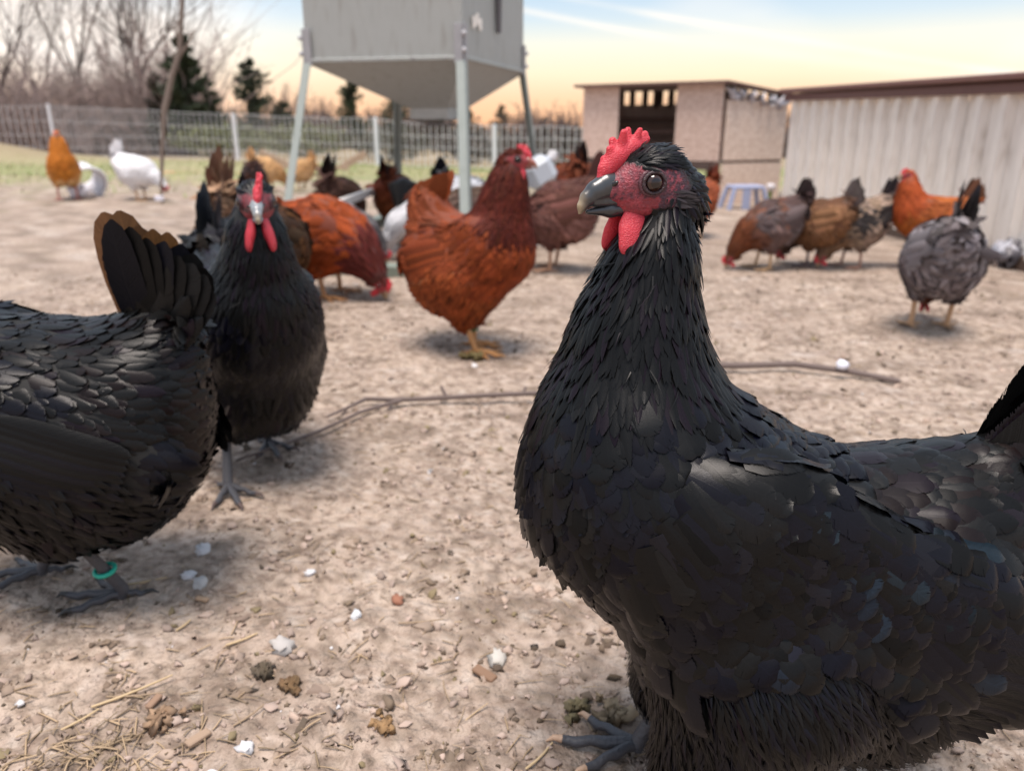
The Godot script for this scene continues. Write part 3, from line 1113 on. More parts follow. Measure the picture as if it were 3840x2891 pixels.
# ------------------------------------------------------------------ the steel gravity feeder
func feeder() -> void:
	var t := thing("gravity_feeder", "large grey green steel gravity feeder standing on four splayed legs", "feeder")
	var fr := Vector3(-0.162, 0.676, -2.75)
	var flv := Vector3(-0.715, 0.676, -2.90)
	var br := Vector3(0.047, 0.676, -3.50)
	var bl := flv + br - fr
	var col := Color(0.37, 0.385, 0.37)
	var up := Vector3(0, 0.80, 0)
	var mid := (fr + bl) * 0.5
	var names := ["front", "side", "back", "left"]
	var cs := [flv, fr, br, bl]
	for k in 4:
		var a: Vector3 = cs[k]
		var b: Vector3 = cs[(k + 1) % 4]
		var nn := (b - a).cross(Vector3.UP).normalized()
		if nn.dot(a - mid) < 0: nn = -nn
		var mb := MB.new()
		beam(mb, a + up * 0.5 - nn * 0.004, b + up * 0.5 - nn * 0.004, 0.80, 0.008, Vector3.UP, col)
		put("bin_wall", mb.mesh(), M.sheet, t)
		var sm := MB.new()
		beam(sm, a + nn * 0.004 + Vector3(0, 0.007, 0), b + nn * 0.004 + Vector3(0, 0.007, 0), 0.014, 0.012, Vector3.UP, col * 0.95, 0.003)
		put("bottom_lip", sm.mesh(), M.paint, t)
	var nx0 := (fr - flv).normalized()
	var nf := Vector3(nx0.z, 0, -nx0.x)
	if nf.z < 0: nf = -nf
	for k in 5:
		var rv := MB.new()
		lump(rv, flv.lerp(fr, 0.10 + 0.2 * k) + nf * 0.010 + Vector3(0, 0.009, 0), Vector3(0.006, 0.006, 0.004), Color(0.42, 0.42, 0.43), 0.0, 4, 6)
		put("rivet", rv.mesh(), M.paint, t)
	# hopper: a pyramid cut off at the spout
	var lowm := Vector3(mid.x + 0.05, 0.53, mid.z + 0.04)
	var sc := 0.26
	var low := []
	for k in 4:
		low.append(lowm + ((cs[k] as Vector3) - mid) * sc)
	for k in 4:
		var a: Vector3 = cs[k]
		var b: Vector3 = cs[(k + 1) % 4]
		var c2: Vector3 = low[(k + 1) % 4]
		var d: Vector3 = low[k]
		var nn := (b - a).cross(d - a).normalized()
		if nn.y > 0: nn = -nn
		var mb := MB.new()
		mb.quad(a, b, c2, d, nn, col)
		mb.quad(a - nn * 0.004, b - nn * 0.004, c2 - nn * 0.004, d - nn * 0.004, -nn, col)
		put("hopper_side", mb.mesh(), M.sheet, t)
	var sp := MB.new()
	for k in 4:
		var a: Vector3 = low[k]
		var b: Vector3 = low[(k + 1) % 4]
		beam(sp, a + Vector3(0, -0.012, 0), b + Vector3(0, -0.012, 0), 0.05, 0.006, Vector3.UP, col * 1.25, 0.001)
	put("spout", sp.mesh(), M.paint, t)
	var tray := MB.new()
	box(tray, lowm + Vector3(0.02, -0.055, 0.0), Vector3(0.16, 0.012, 0.20), Basis(Vector3.UP, 0.2), Color(0.14, 0.12, 0.11), 0.003)
	put("motor_plate", tray.mesh(), M.paint, t)
	# legs of angle iron, splayed
	var feet := [Vector3(-0.80, 0.05, -2.62), Vector3(-0.135, 0.05, -2.45), Vector3(0.155, 0.05, -3.62), Vector3(-0.56, 0.05, -3.78)]
	for k in 4:
		var top: Vector3 = cs[k]
		var outw := (top - mid)
		outw.y = 0
		outw = outw.normalized()
		var kink := top + outw * 0.012 + Vector3(0, 0.0, 0)
		var foot: Vector3 = feet[k]
		var mb := MB.new()
		var dir := (foot - kink).normalized()
		var f1: Vector3 = (cs[(k + 1) % 4] - top).normalized()
		var f2: Vector3 = (cs[(k + 3) % 4] - top).normalized()
		for f in [f1, f2]:
			beam(mb, kink + f * 0.018 + Vector3(0, 0.11, 0), kink + f * 0.018 - Vector3(0, 0.01, 0), 0.030, 0.005, f.cross(Vector3.UP).cross(Vector3.UP), Color(0.36, 0.36, 0.37), 0.001)
			var x := dir
			var yv: Vector3 = (f - x * f.dot(x)).normalized()
			var zv := x.cross(yv)
			box(mb, (kink + foot) * 0.5 + yv * 0.013, Vector3(kink.distance_to(foot), 0.029, 0.005), Basis(x, yv, zv), Color(0.30, 0.335, 0.31), 0.001)
		put("leg", mb.mesh(), M.paint, t)
		var bolt := MB.new()
		for y in [0.03, 0.08]:
			lump(bolt, kink + outw * 0.006 + Vector3(0, y, 0), Vector3(0.009, 0.009, 0.009), Color(0.5, 0.5, 0.52), 0.0, 4, 6)
		put("bolt", bolt.mesh(), M.paint, t)
	for q in [[0, 1, 0.02], [3, 2, 0.02], [0, 3, 0.055], [1, 2, 0.055]]:
		var mb := MB.new()
		var a: Vector3 = feet[q[0]]
		var b: Vector3 = feet[q[1]]
		a.y = q[2]
		b.y = q[2]
		var e := (b - a).normalized() * 0.06
		beam(mb, a - e, b + e, 0.045, 0.06, Vector3.UP, Color(0.20, 0.24, 0.20), 0.004)
		put("skid", mb.mesh(), M.paint, t)
	# white cross rail between the back legs
	var rail := MB.new()
	beam(rail, Vector3(-0.62, 0.205, -2.86).lerp(Vector3(-0.545, 0.205, -3.72), -0.1), Vector3(-0.545, 0.215, -3.70), 0.03, 0.02, Vector3.UP, Color(0.72, 0.68, 0.65), 0.003)
	put("cross_rail", rail.mesh(), M.paint, t)
	var rail2 := MB.new()
	beam(rail2, Vector3(-0.10, 0.19, -2.62), Vector3(0.145, 0.19, -3.5), 0.025, 0.025, Vector3.UP, Color(0.60, 0.52, 0.38), 0.003)
	put("cross_rail", rail2.mesh(), M.wood, t)
	# the wire handle and a small white tag on the side wall
	var sd := (br - fr).normalized()
	var so := sd.cross(Vector3.UP).normalized()
	if so.x < 0: so = -so
	var h := MB.new()
	var o: Vector3 = fr + sd * 0.38 + so * 0.012
	tube(h, [o + Vector3(0, 0.12, 0), o + Vector3(0, 0.26, 0), o + Vector3(0, 0.335, 0)], [0.010, 0.014, 0.008], 6, Color(0.12, 0.11, 0.12))
	for s in [-1.0, 1.0]:
		tube(h, [o + Vector3(0, 0.325, 0), o + sd * s * 0.05 + Vector3(0, 0.40, 0), o + sd * s * 0.055 + Vector3(0, 0.47, 0)], [0.008, 0.012, 0.008], 6, Color(0.12, 0.11, 0.12))
	put("handle", h.mesh(), M.paint, t)
	var tg := MB.new()
	for k in 3:
		box(tg, fr + sd * (0.10 + 0.035 * k) + so * 0.008 + Vector3(0, 0.125 + 0.012 * (k % 2), 0), Vector3(0.022, 0.036, 0.004), Basis(sd, Vector3.UP, sd.cross(Vector3.UP)), Color(0.95, 0.90, 0.83))
	put("label", tg.mesh(), M.plastic, t)

# ------------------------------------------------------------------ small things about the yard
func yard_things() -> void:
	# sapling
	var s := thing("sapling", "thin leaning leafless sapling with a white tag, left of the feeder", "tree", Vector3(-2.2, 0, -4.95))
	var bark := Color(0.21, 0.165, 0.14)
	var st := MB.new()
	tube(st, [Vector3(0, -0.05, 0), Vector3(0.01, 0.10, 0), Vector3(0.045, 0.30, 0), Vector3(0.095, 0.55, 0), Vector3(0.17, 0.75, 0), Vector3(0.235, 0.88, 0.0), Vector3(0.29, 1.15, 0.01), Vector3(0.34, 1.5, 0.0)], [0.007, 0.009, 0.013, 0.018, 0.017, 0.015, 0.014, 0.010], 7, bark)
	put("trunk", st.mesh(), M.bark, s)
	for q in [[Vector3(0.235, 0.86, 0), Vector3(0.30, 0.93, 0.01), Vector3(0.36, 1.00, 0.02)], [Vector3(0.245, 0.93, 0), Vector3(0.225, 0.99, 0), Vector3(0.20, 1.03, -0.01)]]:
		var mb := MB.new()
		tube(mb, q, [0.010, 0.007, 0.004], 5, bark)
		tube(mb, [q[1], (q[1] as Vector3) + Vector3(0.03, 0.06, 0)], [0.005, 0.003], 4, bark)
		put("branch", mb.mesh(), M.bark, s)
	var tagm := MB.new()
	box(tagm, Vector3(-0.005, 0.035, 0.02), Vector3(0.055, 0.03, 0.01), Basis(), Color(0.8, 0.8, 0.9), 0.003)
	put("tag", tagm.mesh(), M.plastic, s)
	# white tub lying on its side
	var tub := thing("plastic_tub", "white plastic tub lying tipped over beside the orange hen", "tub", Vector3(-2.86, 0, -5.35), 0.5)
	var tm := MB.new()
	for ring in [[0.14, 0.0, 0.135, 0.16], [0.125, 0.004, 0.12, 0.155]]:
		var n := 28
		for k in n:
			var a0 := TAU * k / n
			var a1 := TAU * (k + 1) / n
			var p := []
			for q in [[a0, 0], [a1, 0], [a1, 1], [a0, 1]]:
				var rr: float = ring[0] if q[1] == 0 else ring[2] * 0.8
				p.append(Vector3(cos(q[0]) * rr, ring[1] + q[1] * ring[3], sin(q[0]) * rr))
			var nn := Vector3(cos((a0 + a1) * 0.5), 0.1, sin((a0 + a1) * 0.5))
			tm.quad(p[0], p[1], p[2], p[3], nn if ring[0] > 0.13 else -nn, Color(0.72, 0.72, 0.76))
	var rim := []
	var rr2 := []
	for k in 29:
		rim.append(Vector3(cos(TAU * k / 28.0) * 0.142, 0, sin(TAU * k / 28.0) * 0.142))
		rr2.append(0.012)
	var body := put("shell", tm.mesh(), M.plastic, tub)
	body.position = Vector3(0, 0.105, 0)
	body.rotation = Vector3(deg_to_rad(-62), 0, deg_to_rad(16))
	var rm := MB.new()
	tube(rm, rim, rr2, 8, Color(0.82, 0.82, 0.85), false)
	var rimo := put("rim", rm.mesh(), M.plastic, tub)
	rimo.transform = body.transform
	tub.scale = Vector3.ONE * 0.85
	var rag := MB.new()
	for k in 4:
		lump(rag, Vector3(-0.05 + 0.035 * k, 0.045 + 0.012 * (k % 2), 0.10), Vector3(0.034, 0.04, 0.03), Color(0.78, 0.77, 0.82), 0.8, 6, 8)
	tag(put("rag", rag.mesh(), M.plastic), "crumpled white rag lying in the mouth of the tipped tub", "rag").position = tub.position
	# stool
	var stl := thing("step_stool", "small pale blue plastic step stool against the side of the coop", "stool", Vector3(1.36, 0, -4.62), 0.12)
	var blue := Color(0.33, 0.38, 0.55)
	var seat := MB.new()
	box(seat, Vector3(0, 0.128, 0), Vector3(0.19, 0.022, 0.13), Basis(), blue, 0.008)
	put("seat", seat.mesh(), M.plastic, stl)
	for sx in [-1.0, 1.0]:
		for sz in [-1.0, 1.0]:
			var mb := MB.new()
			beam(mb, Vector3(sx * 0.088, 0.12, sz * 0.055), Vector3(sx * 0.118, 0, sz * 0.072), 0.034, 0.02, Vector3.FORWARD, blue, 0.005)
			put("leg", mb.mesh(), M.plastic, stl)
	var ap := MB.new()
	box(ap, Vector3(-0.012, 0.06, 0.058), Vector3(0.05, 0.12, 0.012), Basis(), blue * 1.1, 0.005)
	put("apron", ap.mesh(), M.plastic, stl)
	# white jug and bucket by the feeder
	var jug := thing("water_jug", "translucent white plastic jug hanging at the right leg of the feeder", "jug", Vector3(0.115, 0.235, -3.32), 0.3)
	var jm := MB.new()
	box(jm, Vector3(0, 0.05, 0), Vector3(0.13, 0.13, 0.09), Basis(Vector3.FORWARD, -0.5), Color(0.55, 0.60, 0.66), 0.03)
	put("body", jm.mesh(), M.plastic, jug)
	var jl := MB.new()
	tube(jl, [Vector3(0.05, 0.105, 0), Vector3(0.066, 0.128, 0)], [0.022, 0.022], 10, Color(0.75, 0.75, 0.78))
	put("lid", jl.mesh(), M.plastic, jug)
	var pl := thing("feed_pail", "white plastic pail under the wooden rail of the feeder", "pail", gp(0.055, -3.20))
	var pm := MB.new()
	tube(pm, [Vector3(0, 0, 0), Vector3(0, 0.15, 0)], [0.055, 0.068], 16, Color(0.70, 0.70, 0.73))
	put("body", pm.mesh(), M.plastic, pl)
	var blk := thing("rubber_bucket", "small black rubber bucket among the hens beneath the feeder", "bucket", Vector3(-0.44, 0.16, -3.20))
	var km := MB.new()
	tube(km, [Vector3(0, 0, 0), Vector3(0, 0.09, 0)], [0.038, 0.06], 14, Color(0.012, 0.013, 0.014))
	put("body", km.mesh(), M.plastic, blk)
	var kr := MB.new()
	tube(kr, [Vector3(0, -0.165, 0), Vector3(0, 0.0, 0)], [0.02, 0.02], 8, Color(0.02, 0.02, 0.02))
	put("stand", kr.mesh(), M.plastic, blk)
	# boards lying on the grass in front of the fence
	var bi := 0
	for q in [[Vector3(-3.55, 0.06, -12.6), 0.9, 0.42, "pale board leaning on the grass, seen between the left feeder legs"], [Vector3(-2.55, 0.05, -12.2), 0.75, -0.5, "pale tilted board left of the back feeder leg, by the second fence post"], [Vector3(-3.0, 0.0, -12.0), 1.1, 0.0, "long pale plank lying flat on the grass between two tilted boards"]]:
		var p: Vector3 = q[0]
		p.y += gh(p.x, p.z)
		var mb := MB.new()
		box(mb, Vector3.ZERO, Vector3(q[1], 0.10, 0.03), Basis(Vector3.BACK, -q[2]), Color(0.55, 0.40, 0.31), 0.004)
		var o := put("board", mb.mesh(), M.wood)
		o.position = p
		tag(o, q[3], "board", "boards on the grass")
		bi += 1
	# a heap of pale sheeting at the right edge
	var hp := MB.new()
	for k in 7:
		lump(hp, Vector3(rng.randfn(0, 0.045), 0.025 + rng.randf() * 0.03, rng.randfn(0, 0.03)), Vector3(0.04, 0.028, 0.035), Color(0.62, 0.62, 0.68) if k % 3 else Color(0.16, 0.15, 0.17), 1.1, 6, 8)
	var ho := put("sheeting_heap", hp.mesh(), M.plastic)
	ho.position = gp(1.76, -2.74)
	tag(ho, "crumpled pale plastic sheeting at the foot of the metal shed, right edge", "sheeting")
	# fallen branches
	stick("fallen_branch", "long forked bare branch lying across the dirt behind the black hens", [Vector3(0.10, 0.012, -1.335), Vector3(-0.06, 0.016, -1.31), Vector3(-0.16, 0.012, -1.302), Vector3(-0.21, 0.012, -1.298), Vector3(-0.262, 0.012, -1.30)], 0.0052,
		[[Vector3(-0.195, 0.012, -1.299), Vector3(-0.26, 0.010, -1.235), Vector3(-0.31, 0.010, -1.155), Vector3(-0.36, 0.010, -1.09), Vector3(-0.405, 0.012, -1.035)], [Vector3(-0.262, 0.012, -1.30), Vector3(-0.285, 0.010, -1.265), Vector3(-0.315, 0.008, -1.225)], [Vector3(-0.118, 0.014, -1.305), Vector3(-0.128, 0.03, -1.315)], [Vector3(0.02, 0.014, -1.32), Vector3(0.025, 0.026, -1.33)]])
	stick("fallen_branch", "curved grey stick on the dirt behind the back of the nearest black hen", [Vector3(0.38, 0.010, -1.50), Vector3(0.46, 0.014, -1.49), Vector3(0.57, 0.016, -1.485), Vector3(0.67, 0.012, -1.462), Vector3(0.75, 0.008, -1.415)], 0.0075, [])
	var dp := MB.new()
	lump(dp, Vector3.ZERO, Vector3(0.011, 0.010, 0.011), Color(0.80, 0.82, 0.92), 0.3, 7, 10)
	var d := put("white_pebble", dp.mesh(), M.clod)
	d.position = Vector3(0.655, 0.026, -1.458)
	tag(d, "bright white pebble resting on the curved stick", "pebble")

func stick(called: String, label: String, pts: Array, r: float, twigs: Array) -> void:
	var t := thing(called, label, "branch")
	var col := Color(0.15, 0.115, 0.105)
	var radii := []
	var q := []
	for i in pts.size():
		radii.append(r * (1.0 - 0.35 * i / pts.size()) * rng.randf_range(0.9, 1.12))
		var p: Vector3 = pts[i]
		q.append(p + Vector3(0, gh(p.x, p.z) + maxf(gh_fine(p.x, p.z), 0.0), 0))
	var mb := MB.new()
	tube(mb, q, radii, 7, col)
	put("stem", mb.mesh(), M.bark, t)
	for w in twigs:
		var m := MB.new()
		var rr := []
		var pp := []
		for i in w.size():
			var p: Vector3 = w[i]
			rr.append(r * 0.72 * (1.0 - 0.6 * i / w.size()))
			pp.append(p + Vector3(0, gh(p.x, p.z) + maxf(gh_fine(p.x, p.z), 0.0), 0))
		tube(m, pp, rr, 6, col)
		put("twig", m.mesh(), M.bark, t)

# ------------------------------------------------------------------ hens
# A hen faces +x, y is up, its right side is +z, its origin is on the ground under the body.
const FACE := 0
const NECK := 1
const BREAST := 2
const BACK := 3
const FLUFF := 4
const THIGH := 5
const WING := 6
const RUMP := 7

func standing() -> Dictionary:
	return {"chest": Vector3(0.085, 0.232, 0), "rchest": 0.070, "mid": Vector3(0.01, 0.213, 0), "rmid": 0.085, "rump": Vector3(-0.085, 0.222, 0), "rrump": 0.068,
		"tail": Vector3(-0.148, 0.275, 0), "rtail": 0.030, "belly": Vector3(-0.035, 0.168, 0), "rbelly": 0.070,
		"n0": Vector3(0.098, 0.275, 0), "r0": 0.055, "n1": Vector3(0.115, 0.335, 0), "r1": 0.038, "n2": Vector3(0.122, 0.378, 0), "r2": 0.027,
		"head": Vector3(0.132, 0.408, 0), "look": Vector3(1, -0.08, 0), "rhead": 0.022,
		"thigh": Vector3(0.005, 0.165, 0.045), "knee": Vector3(0.012, 0.100, 0.048), "rthigh": 0.050, "rknee": 0.022, "foot": [Vector3(0.015, 0, 0.05), Vector3(0.0, 0, -0.05)],
		"tail_dir": [1.95, 2.75], "tail_len": 0.115, "tail_n": 6, "shoulder": Vector3(0.055, 0.245, 0.062), "wingtip": Vector3(-0.125, 0.215, 0.052), "rwing": 0.055, "wide": 1.0}

func pecking() -> Dictionary:
	var p := standing()
	p.merge({"chest": Vector3(0.066, 0.165, 0), "mid": Vector3(0.0, 0.203, 0), "rump": Vector3(-0.070, 0.232, 0), "tail": Vector3(-0.112, 0.288, 0), "belly": Vector3(-0.045, 0.175, 0),
		"n0": Vector3(0.092, 0.158, 0), "r0": 0.050, "n1": Vector3(0.132, 0.112, 0), "r1": 0.036, "n2": Vector3(0.158, 0.078, 0), "r2": 0.026,
		"head": Vector3(0.172, 0.052, 0), "look": Vector3(0.45, -0.88, 0), "tail_dir": [2.10, 2.70], "rrump": 0.064,
		"shoulder": Vector3(0.042, 0.202, 0.062), "wingtip": Vector3(-0.108, 0.246, 0.050), "foot": [Vector3(0.03, 0, 0.05), Vector3(0.01, 0, -0.05)]}, true)
	return p

func grazing() -> Dictionary:   # low, rump down, head to the ground
	var p := pecking()
	p.merge({"chest": Vector3(0.070, 0.148, 0), "mid": Vector3(0.0, 0.172, 0), "rmid": 0.082, "rump": Vector3(-0.072, 0.178, 0), "rrump": 0.066, "tail": Vector3(-0.118, 0.205, 0), "belly": Vector3(-0.035, 0.140, 0),
		"n0": Vector3(0.098, 0.135, 0), "n1": Vector3(0.135, 0.100, 0), "n2": Vector3(0.160, 0.070, 0), "tail_dir": [2.5, 3.0], "tail_len": 0.07,
		"shoulder": Vector3(0.045, 0.180, 0.062), "wingtip": Vector3(-0.115, 0.190, 0.050), "thigh": Vector3(0.0, 0.13, 0.045), "knee": Vector3(0.01, 0.085, 0.048)}, true)
	return p

# region: [length, width, lift, spacing, tip: 0 round .. 1 pointed, wildness]
const PLUME := {
	0: [0.0085, 0.0040, 0.0009, 0.0030, 0.5, 0.25],
	1: [0.0310, 0.0090, 0.0023, 0.0062, 0.7, 0.11],
	2: [0.0280, 0.0150, 0.0026, 0.0098, 0.25, 0.19],
	3: [0.0320, 0.0150, 0.0028, 0.0100, 0.25, 0.15],
	4: [0.0300, 0.0110, 0.0060, 0.0105, 0.6, 0.42],
	5: [0.0240, 0.0085, 0.0040, 0.0088, 0.55, 0.30],
	6: [0.0310, 0.0170, 0.0028, 0.0110, 0.2, 0.17],
	7: [0.0380, 0.0145, 0.0034, 0.0105, 0.3, 0.20],
}

func plume(mb: MB, base: Vector3, dir: Vector3, nrm: Vector3, L: float, W: float, camber: float, drop: float, lift: float, tip: float, col: Color, rows := 5, bend := 0.0) -> void:
	var side := dir.cross(nrm).normalized()
	var first := mb.v.size()
	for r in rows:
		var s := 1.0 - pow(1.0 - float(r) / (rows - 1), 1.6)
		var p := base + dir * (L * s) + nrm * (lift * s * (1.6 - 0.6 * s) - drop * s * s) + side * (bend * L * s * s)
		var w := W * 0.5 * minf(1.0, 0.55 + 1.5 * s) * pow(maxf(1.0 - pow(s, lerpf(5.0, 2.0, tip)), 0.0), lerpf(0.5, 0.8, tip))
		w = maxf(w, W * 0.04)
		var t := (dir * L + nrm * (lift - 2.0 * drop * s) + side * (2.0 * bend * L * s)).normalized()
		var nn := side.cross(t).normalized()
		if nn.dot(nrm) < 0: nn = -nn
		mb.pt(p - side * w - nn * (w * camber), (nn - side * camber * 1.3).normalized(), 0.02, s, col)
		mb.pt(p, nn, 0.5, s, col)
		mb.pt(p + side * w - nn * (w * camber), (nn + side * camber * 1.3).normalized(), 0.98, s, col)
	for r in rows - 1:
		var a := first + r * 3
		mb.t.append_array([a, a + 3, a + 1, a + 1, a + 3, a + 4, a + 1, a + 4, a + 2, a + 2, a + 4, a + 5])

# a long feather that follows the body: every row is laid on the field
func laid(mb: MB, f: Field, base: Vector3, dir: Vector3, L: float, W: float, off0: float, off1: float, tip: float, col: Color, rows := 7, camber := 0.25, bend := 0.0) -> void:
	var first := mb.v.size()
	var side := Vector3.ZERO
	var ps := []
	var ns := []
	for r in rows:
		var s := 1.0 - pow(1.0 - float(r) / (rows - 1), 1.6)
		var p := base + dir * (L * s) + Vector3(0, bend * L * s * s, 0)
		var n := Vector3.ZERO
		for k in 2:
			n = f.grad(p, 0.004)
			p += n * clampf(lerpf(off0, off1, s) - f.at(p), -0.05, 0.05) * (1.0 if s < 0.75 else 1.0 - (s - 0.75) * 2.5)
		ps.append(p)
		ns.append(n)
	for r in rows:
		var s := 1.0 - pow(1.0 - float(r) / (rows - 1), 1.6)
		var t: Vector3 = ((ps[mini(r + 1, rows - 1)] as Vector3) - (ps[maxi(r - 1, 0)] as Vector3)).normalized()
		side = t.cross(ns[r]).normalized()
		var nn := side.cross(t)
		if nn.dot(ns[r]) < 0: nn = -nn
		var w := W * 0.5 * minf(1.0, 0.5 + 2.0 * s) * pow(maxf(1.0 - pow(s, lerpf(7.0, 3.0, tip)), 0.0), 0.5)
		w = maxf(w, W * 0.03)
		mb.pt(ps[r] - side * w - nn * (w * camber), (nn - side * camber * 1.3).normalized(), 0.02, s, col)
		mb.pt(ps[r], nn, 0.5, s, col)
		mb.pt(ps[r] + side * w - nn * (w * camber), (nn + side * camber * 1.3).normalized(), 0.98, s, col)
	for r in rows - 1:
		var a := first + r * 3
		mb.t.append_array([a, a + 3, a + 1, a + 1, a + 3, a + 4, a + 1, a + 4, a + 2, a + 2, a + 4, a + 5])

func hen_field(p: Dictionary) -> Field:
	var f := Field.new()
	var w: float = p.wide
	var neckflow: Vector3 = ((p.n0 as Vector3) - p.n2).normalized()
	f.add(p.chest, p.mid, p.rchest, p.rmid, 0.05, BREAST, Vector3(-0.55, -0.8, 0))
	f.add(p.mid, p.rump, p.rmid, p.rrump, 0.05, BACK, Vector3(-1, -0.12, 0))
	f.add(p.rump, p.tail, p.rrump * 0.9, p.rtail, 0.05, RUMP, (p.tail as Vector3) - p.rump)
	f.add(p.belly, (p.belly as Vector3) + Vector3(0.06, 0.01, 0), p.rbelly, p.rbelly * 0.85, 0.04, FLUFF, Vector3(-0.5, -0.85, 0))
	f.add(p.chest, p.n0, p.rchest * 0.8, p.r0, 0.05, NECK, neckflow + Vector3(-0.15, -0.4, 0))
	f.add(p.n0, p.n1, p.r0, p.r1, 0.03, NECK, neckflow)
	f.add(p.n1, p.n2, p.r1, p.r2, 0.03, NECK, neckflow)
	var nape: Vector3 = (p.head as Vector3) - (p.look as Vector3).normalized() * (p.rhead * 0.45) + Vector3(0, -p.rhead * 0.35, 0)
	f.add(p.n2, nape, p.r2, p.rhead * 0.66, 0.015, NECK, neckflow)
	for s in [-1.0, 1.0]:
		var m := Vector3(1, 1, s)
		f.add((p.thigh as Vector3) * m, (p.knee as Vector3) * m, p.rthigh, p.rknee, 0.035, THIGH, Vector3(-0.25, -1, 0))
		if p.has("flap"):
			f.add((p.flap[0] as Vector3) * m, (p.flap[1] as Vector3) * m, p.flap[2], p.flap[3], 0.005, BREAST, Vector3(-0.45, -0.9, 0), 1.8)
		f.add((p.shoulder as Vector3) * m * Vector3(1, 1, w), (p.wingtip as Vector3) * m * Vector3(1, 1, w), p.rwing, p.rwing * 0.55, 0.012, WING, (p.wingtip as Vector3) - p.shoulder + Vector3(0, -0.035, 0), 2.4)
	return f

func head_field() -> Field:
	var f := Field.new()
	f.add(Vector3(-0.004, 0.002, 0), Vector3(0.006, 0.003, 0), 0.0165, 0.0145, 0.01)
	f.add(Vector3(0.006, 0.001, 0), Vector3(0.024, -0.002, 0), 0.0135, 0.0082, 0.008)
	f.add(Vector3(0.0, -0.010, 0), Vector3(0.014, -0.011, 0), 0.0125, 0.0085, 0.008)
	f.add(Vector3(-0.004, -0.002, 0), Vector3(-0.018, -0.008, 0), 0.0155, 0.0165, 0.01)
	for s in [-1.0, 1.0]:
		f.add(Vector3(-0.004, 0.009, 0.009 * s), Vector3(0.010, 0.008, 0.0075 * s), 0.0055, 0.0045, 0.005)   # brow
		f.add(Vector3(-0.006, -0.011, 0.009 * s), Vector3(0.010, -0.012, 0.006 * s), 0.0075, 0.0055, 0.006)   # cheek
		f.add(Vector3(-0.0125, -0.011, 0.0125 * s), Vector3(-0.0155, -0.007, 0.0135 * s), 0.0045, 0.004, 0.004)  # ear
	return f

func beak_mesh(fine: float, dark: Color) -> ArrayMesh:
	var mb := MB.new()
	var f := Field.new()
	var cul := [Vector3(0.020, 0.000, 0), Vector3(0.028, -0.0006, 0), Vector3(0.035, -0.0028, 0), Vector3(0.0405, -0.0060, 0), Vector3(0.0440, -0.0098, 0), Vector3(0.0455, -0.0132, 0)]
	var rad := [0.0078, 0.0072, 0.0058, 0.0042, 0.0025, 0.0010]
	for i in 5:
		f.add(cul[i], cul[i + 1], rad[i], rad[i + 1], 0.0015, 0, Vector3.LEFT, 1.15)
	f.add(Vector3(0.012, -0.0088, 0.0045), Vector3(0.036, -0.0088, 0.0015), 0.0030, 0.0018, 0.002)
	f.add(Vector3(0.012, -0.0088, -0.0045), Vector3(0.036, -0.0088, -0.0015), 0.0030, 0.0018, 0.002)
	blob(mb, f, fine, dark)
	var g := Field.new()
	g.add(Vector3(0.008, -0.0135, 0), Vector3(0.026, -0.0135, 0), 0.0050, 0.0040, 0.002, 0, Vector3.LEFT, 0.8)
	g.add(Vector3(0.026, -0.0135, 0), Vector3(0.0405, -0.0132, 0), 0.0040, 0.0013, 0.002)
	blob(mb, g, fine, dark * 0.8)
	for sd in [-1.0, 1.0]:
		lump(mb, Vector3(0.0275, 0.0005, 0.0056 * sd), Vector3(0.0042, 0.0016, 0.0016), Color(0.006, 0.006, 0.007), 0.0, 5, 8)
	for i in mb.v.size():   # horn-pale towards the tip
		var t := clampf((mb.v[i].x - 0.0405) / 0.0055, 0.0, 1.0)
		mb.c[i] = mb.c[i].lerp(Color(0.36, 0.28, 0.17), t * t * 0.85)
	return mb.mesh()

func comb_mesh(fine: float) -> ArrayMesh:
	var mb := MB.new()
	var f := Field.new()
	f.add(Vector3(0.0310, 0.0030, 0), Vector3(0.0275, 0.0085, 0.0005), 0.0032, 0.0044, 0.003, 0, Vector3.UP, 1.3)
	f.add(Vector3(0.0275, 0.0085, 0), Vector3(0.0215, 0.0135, 0.0006), 0.0044, 0.0060, 0.003, 0, Vector3.UP, 1.5)
	f.add(Vector3(0.0215, 0.0135, 0), Vector3(0.0110, 0.0190, -0.0005), 0.0060, 0.0056, 0.003, 0, Vector3.UP, 1.5)
	for q in [[0.0300, 0.006, 0.0315, 0.0090, 0.0026, 0.0016, 0.0], [0.0280, 0.009, 0.0290, 0.0140, 0.0030, 0.0020, 0.0012], [0.0245, 0.012, 0.0262, 0.0195, 0.0034, 0.0022, -0.0008], [0.0215, 0.015, 0.0228, 0.0240, 0.0036, 0.0024, 0.0016], [0.0185, 0.018, 0.0178, 0.0285, 0.0036, 0.0022, -0.0020], [0.0145, 0.020, 0.0128, 0.0295, 0.0034, 0.0020, 0.0016], [0.0110, 0.020, 0.0068, 0.0290, 0.0034, 0.0018, -0.0012], [0.0085, 0.019, 0.0022, 0.0262, 0.0034, 0.0024, 0.0010], [0.0085, 0.018, 0.0012, 0.0235, 0.0032, 0.0018, -0.0004]]:
		f.add(Vector3(q[0], q[1], 0), Vector3(q[2], q[3], q[6]), q[4], q[5], 0.0011, 0, Vector3.UP, 1.45)
	blob(mb, f, fine, Color.WHITE)
	return mb.mesh()

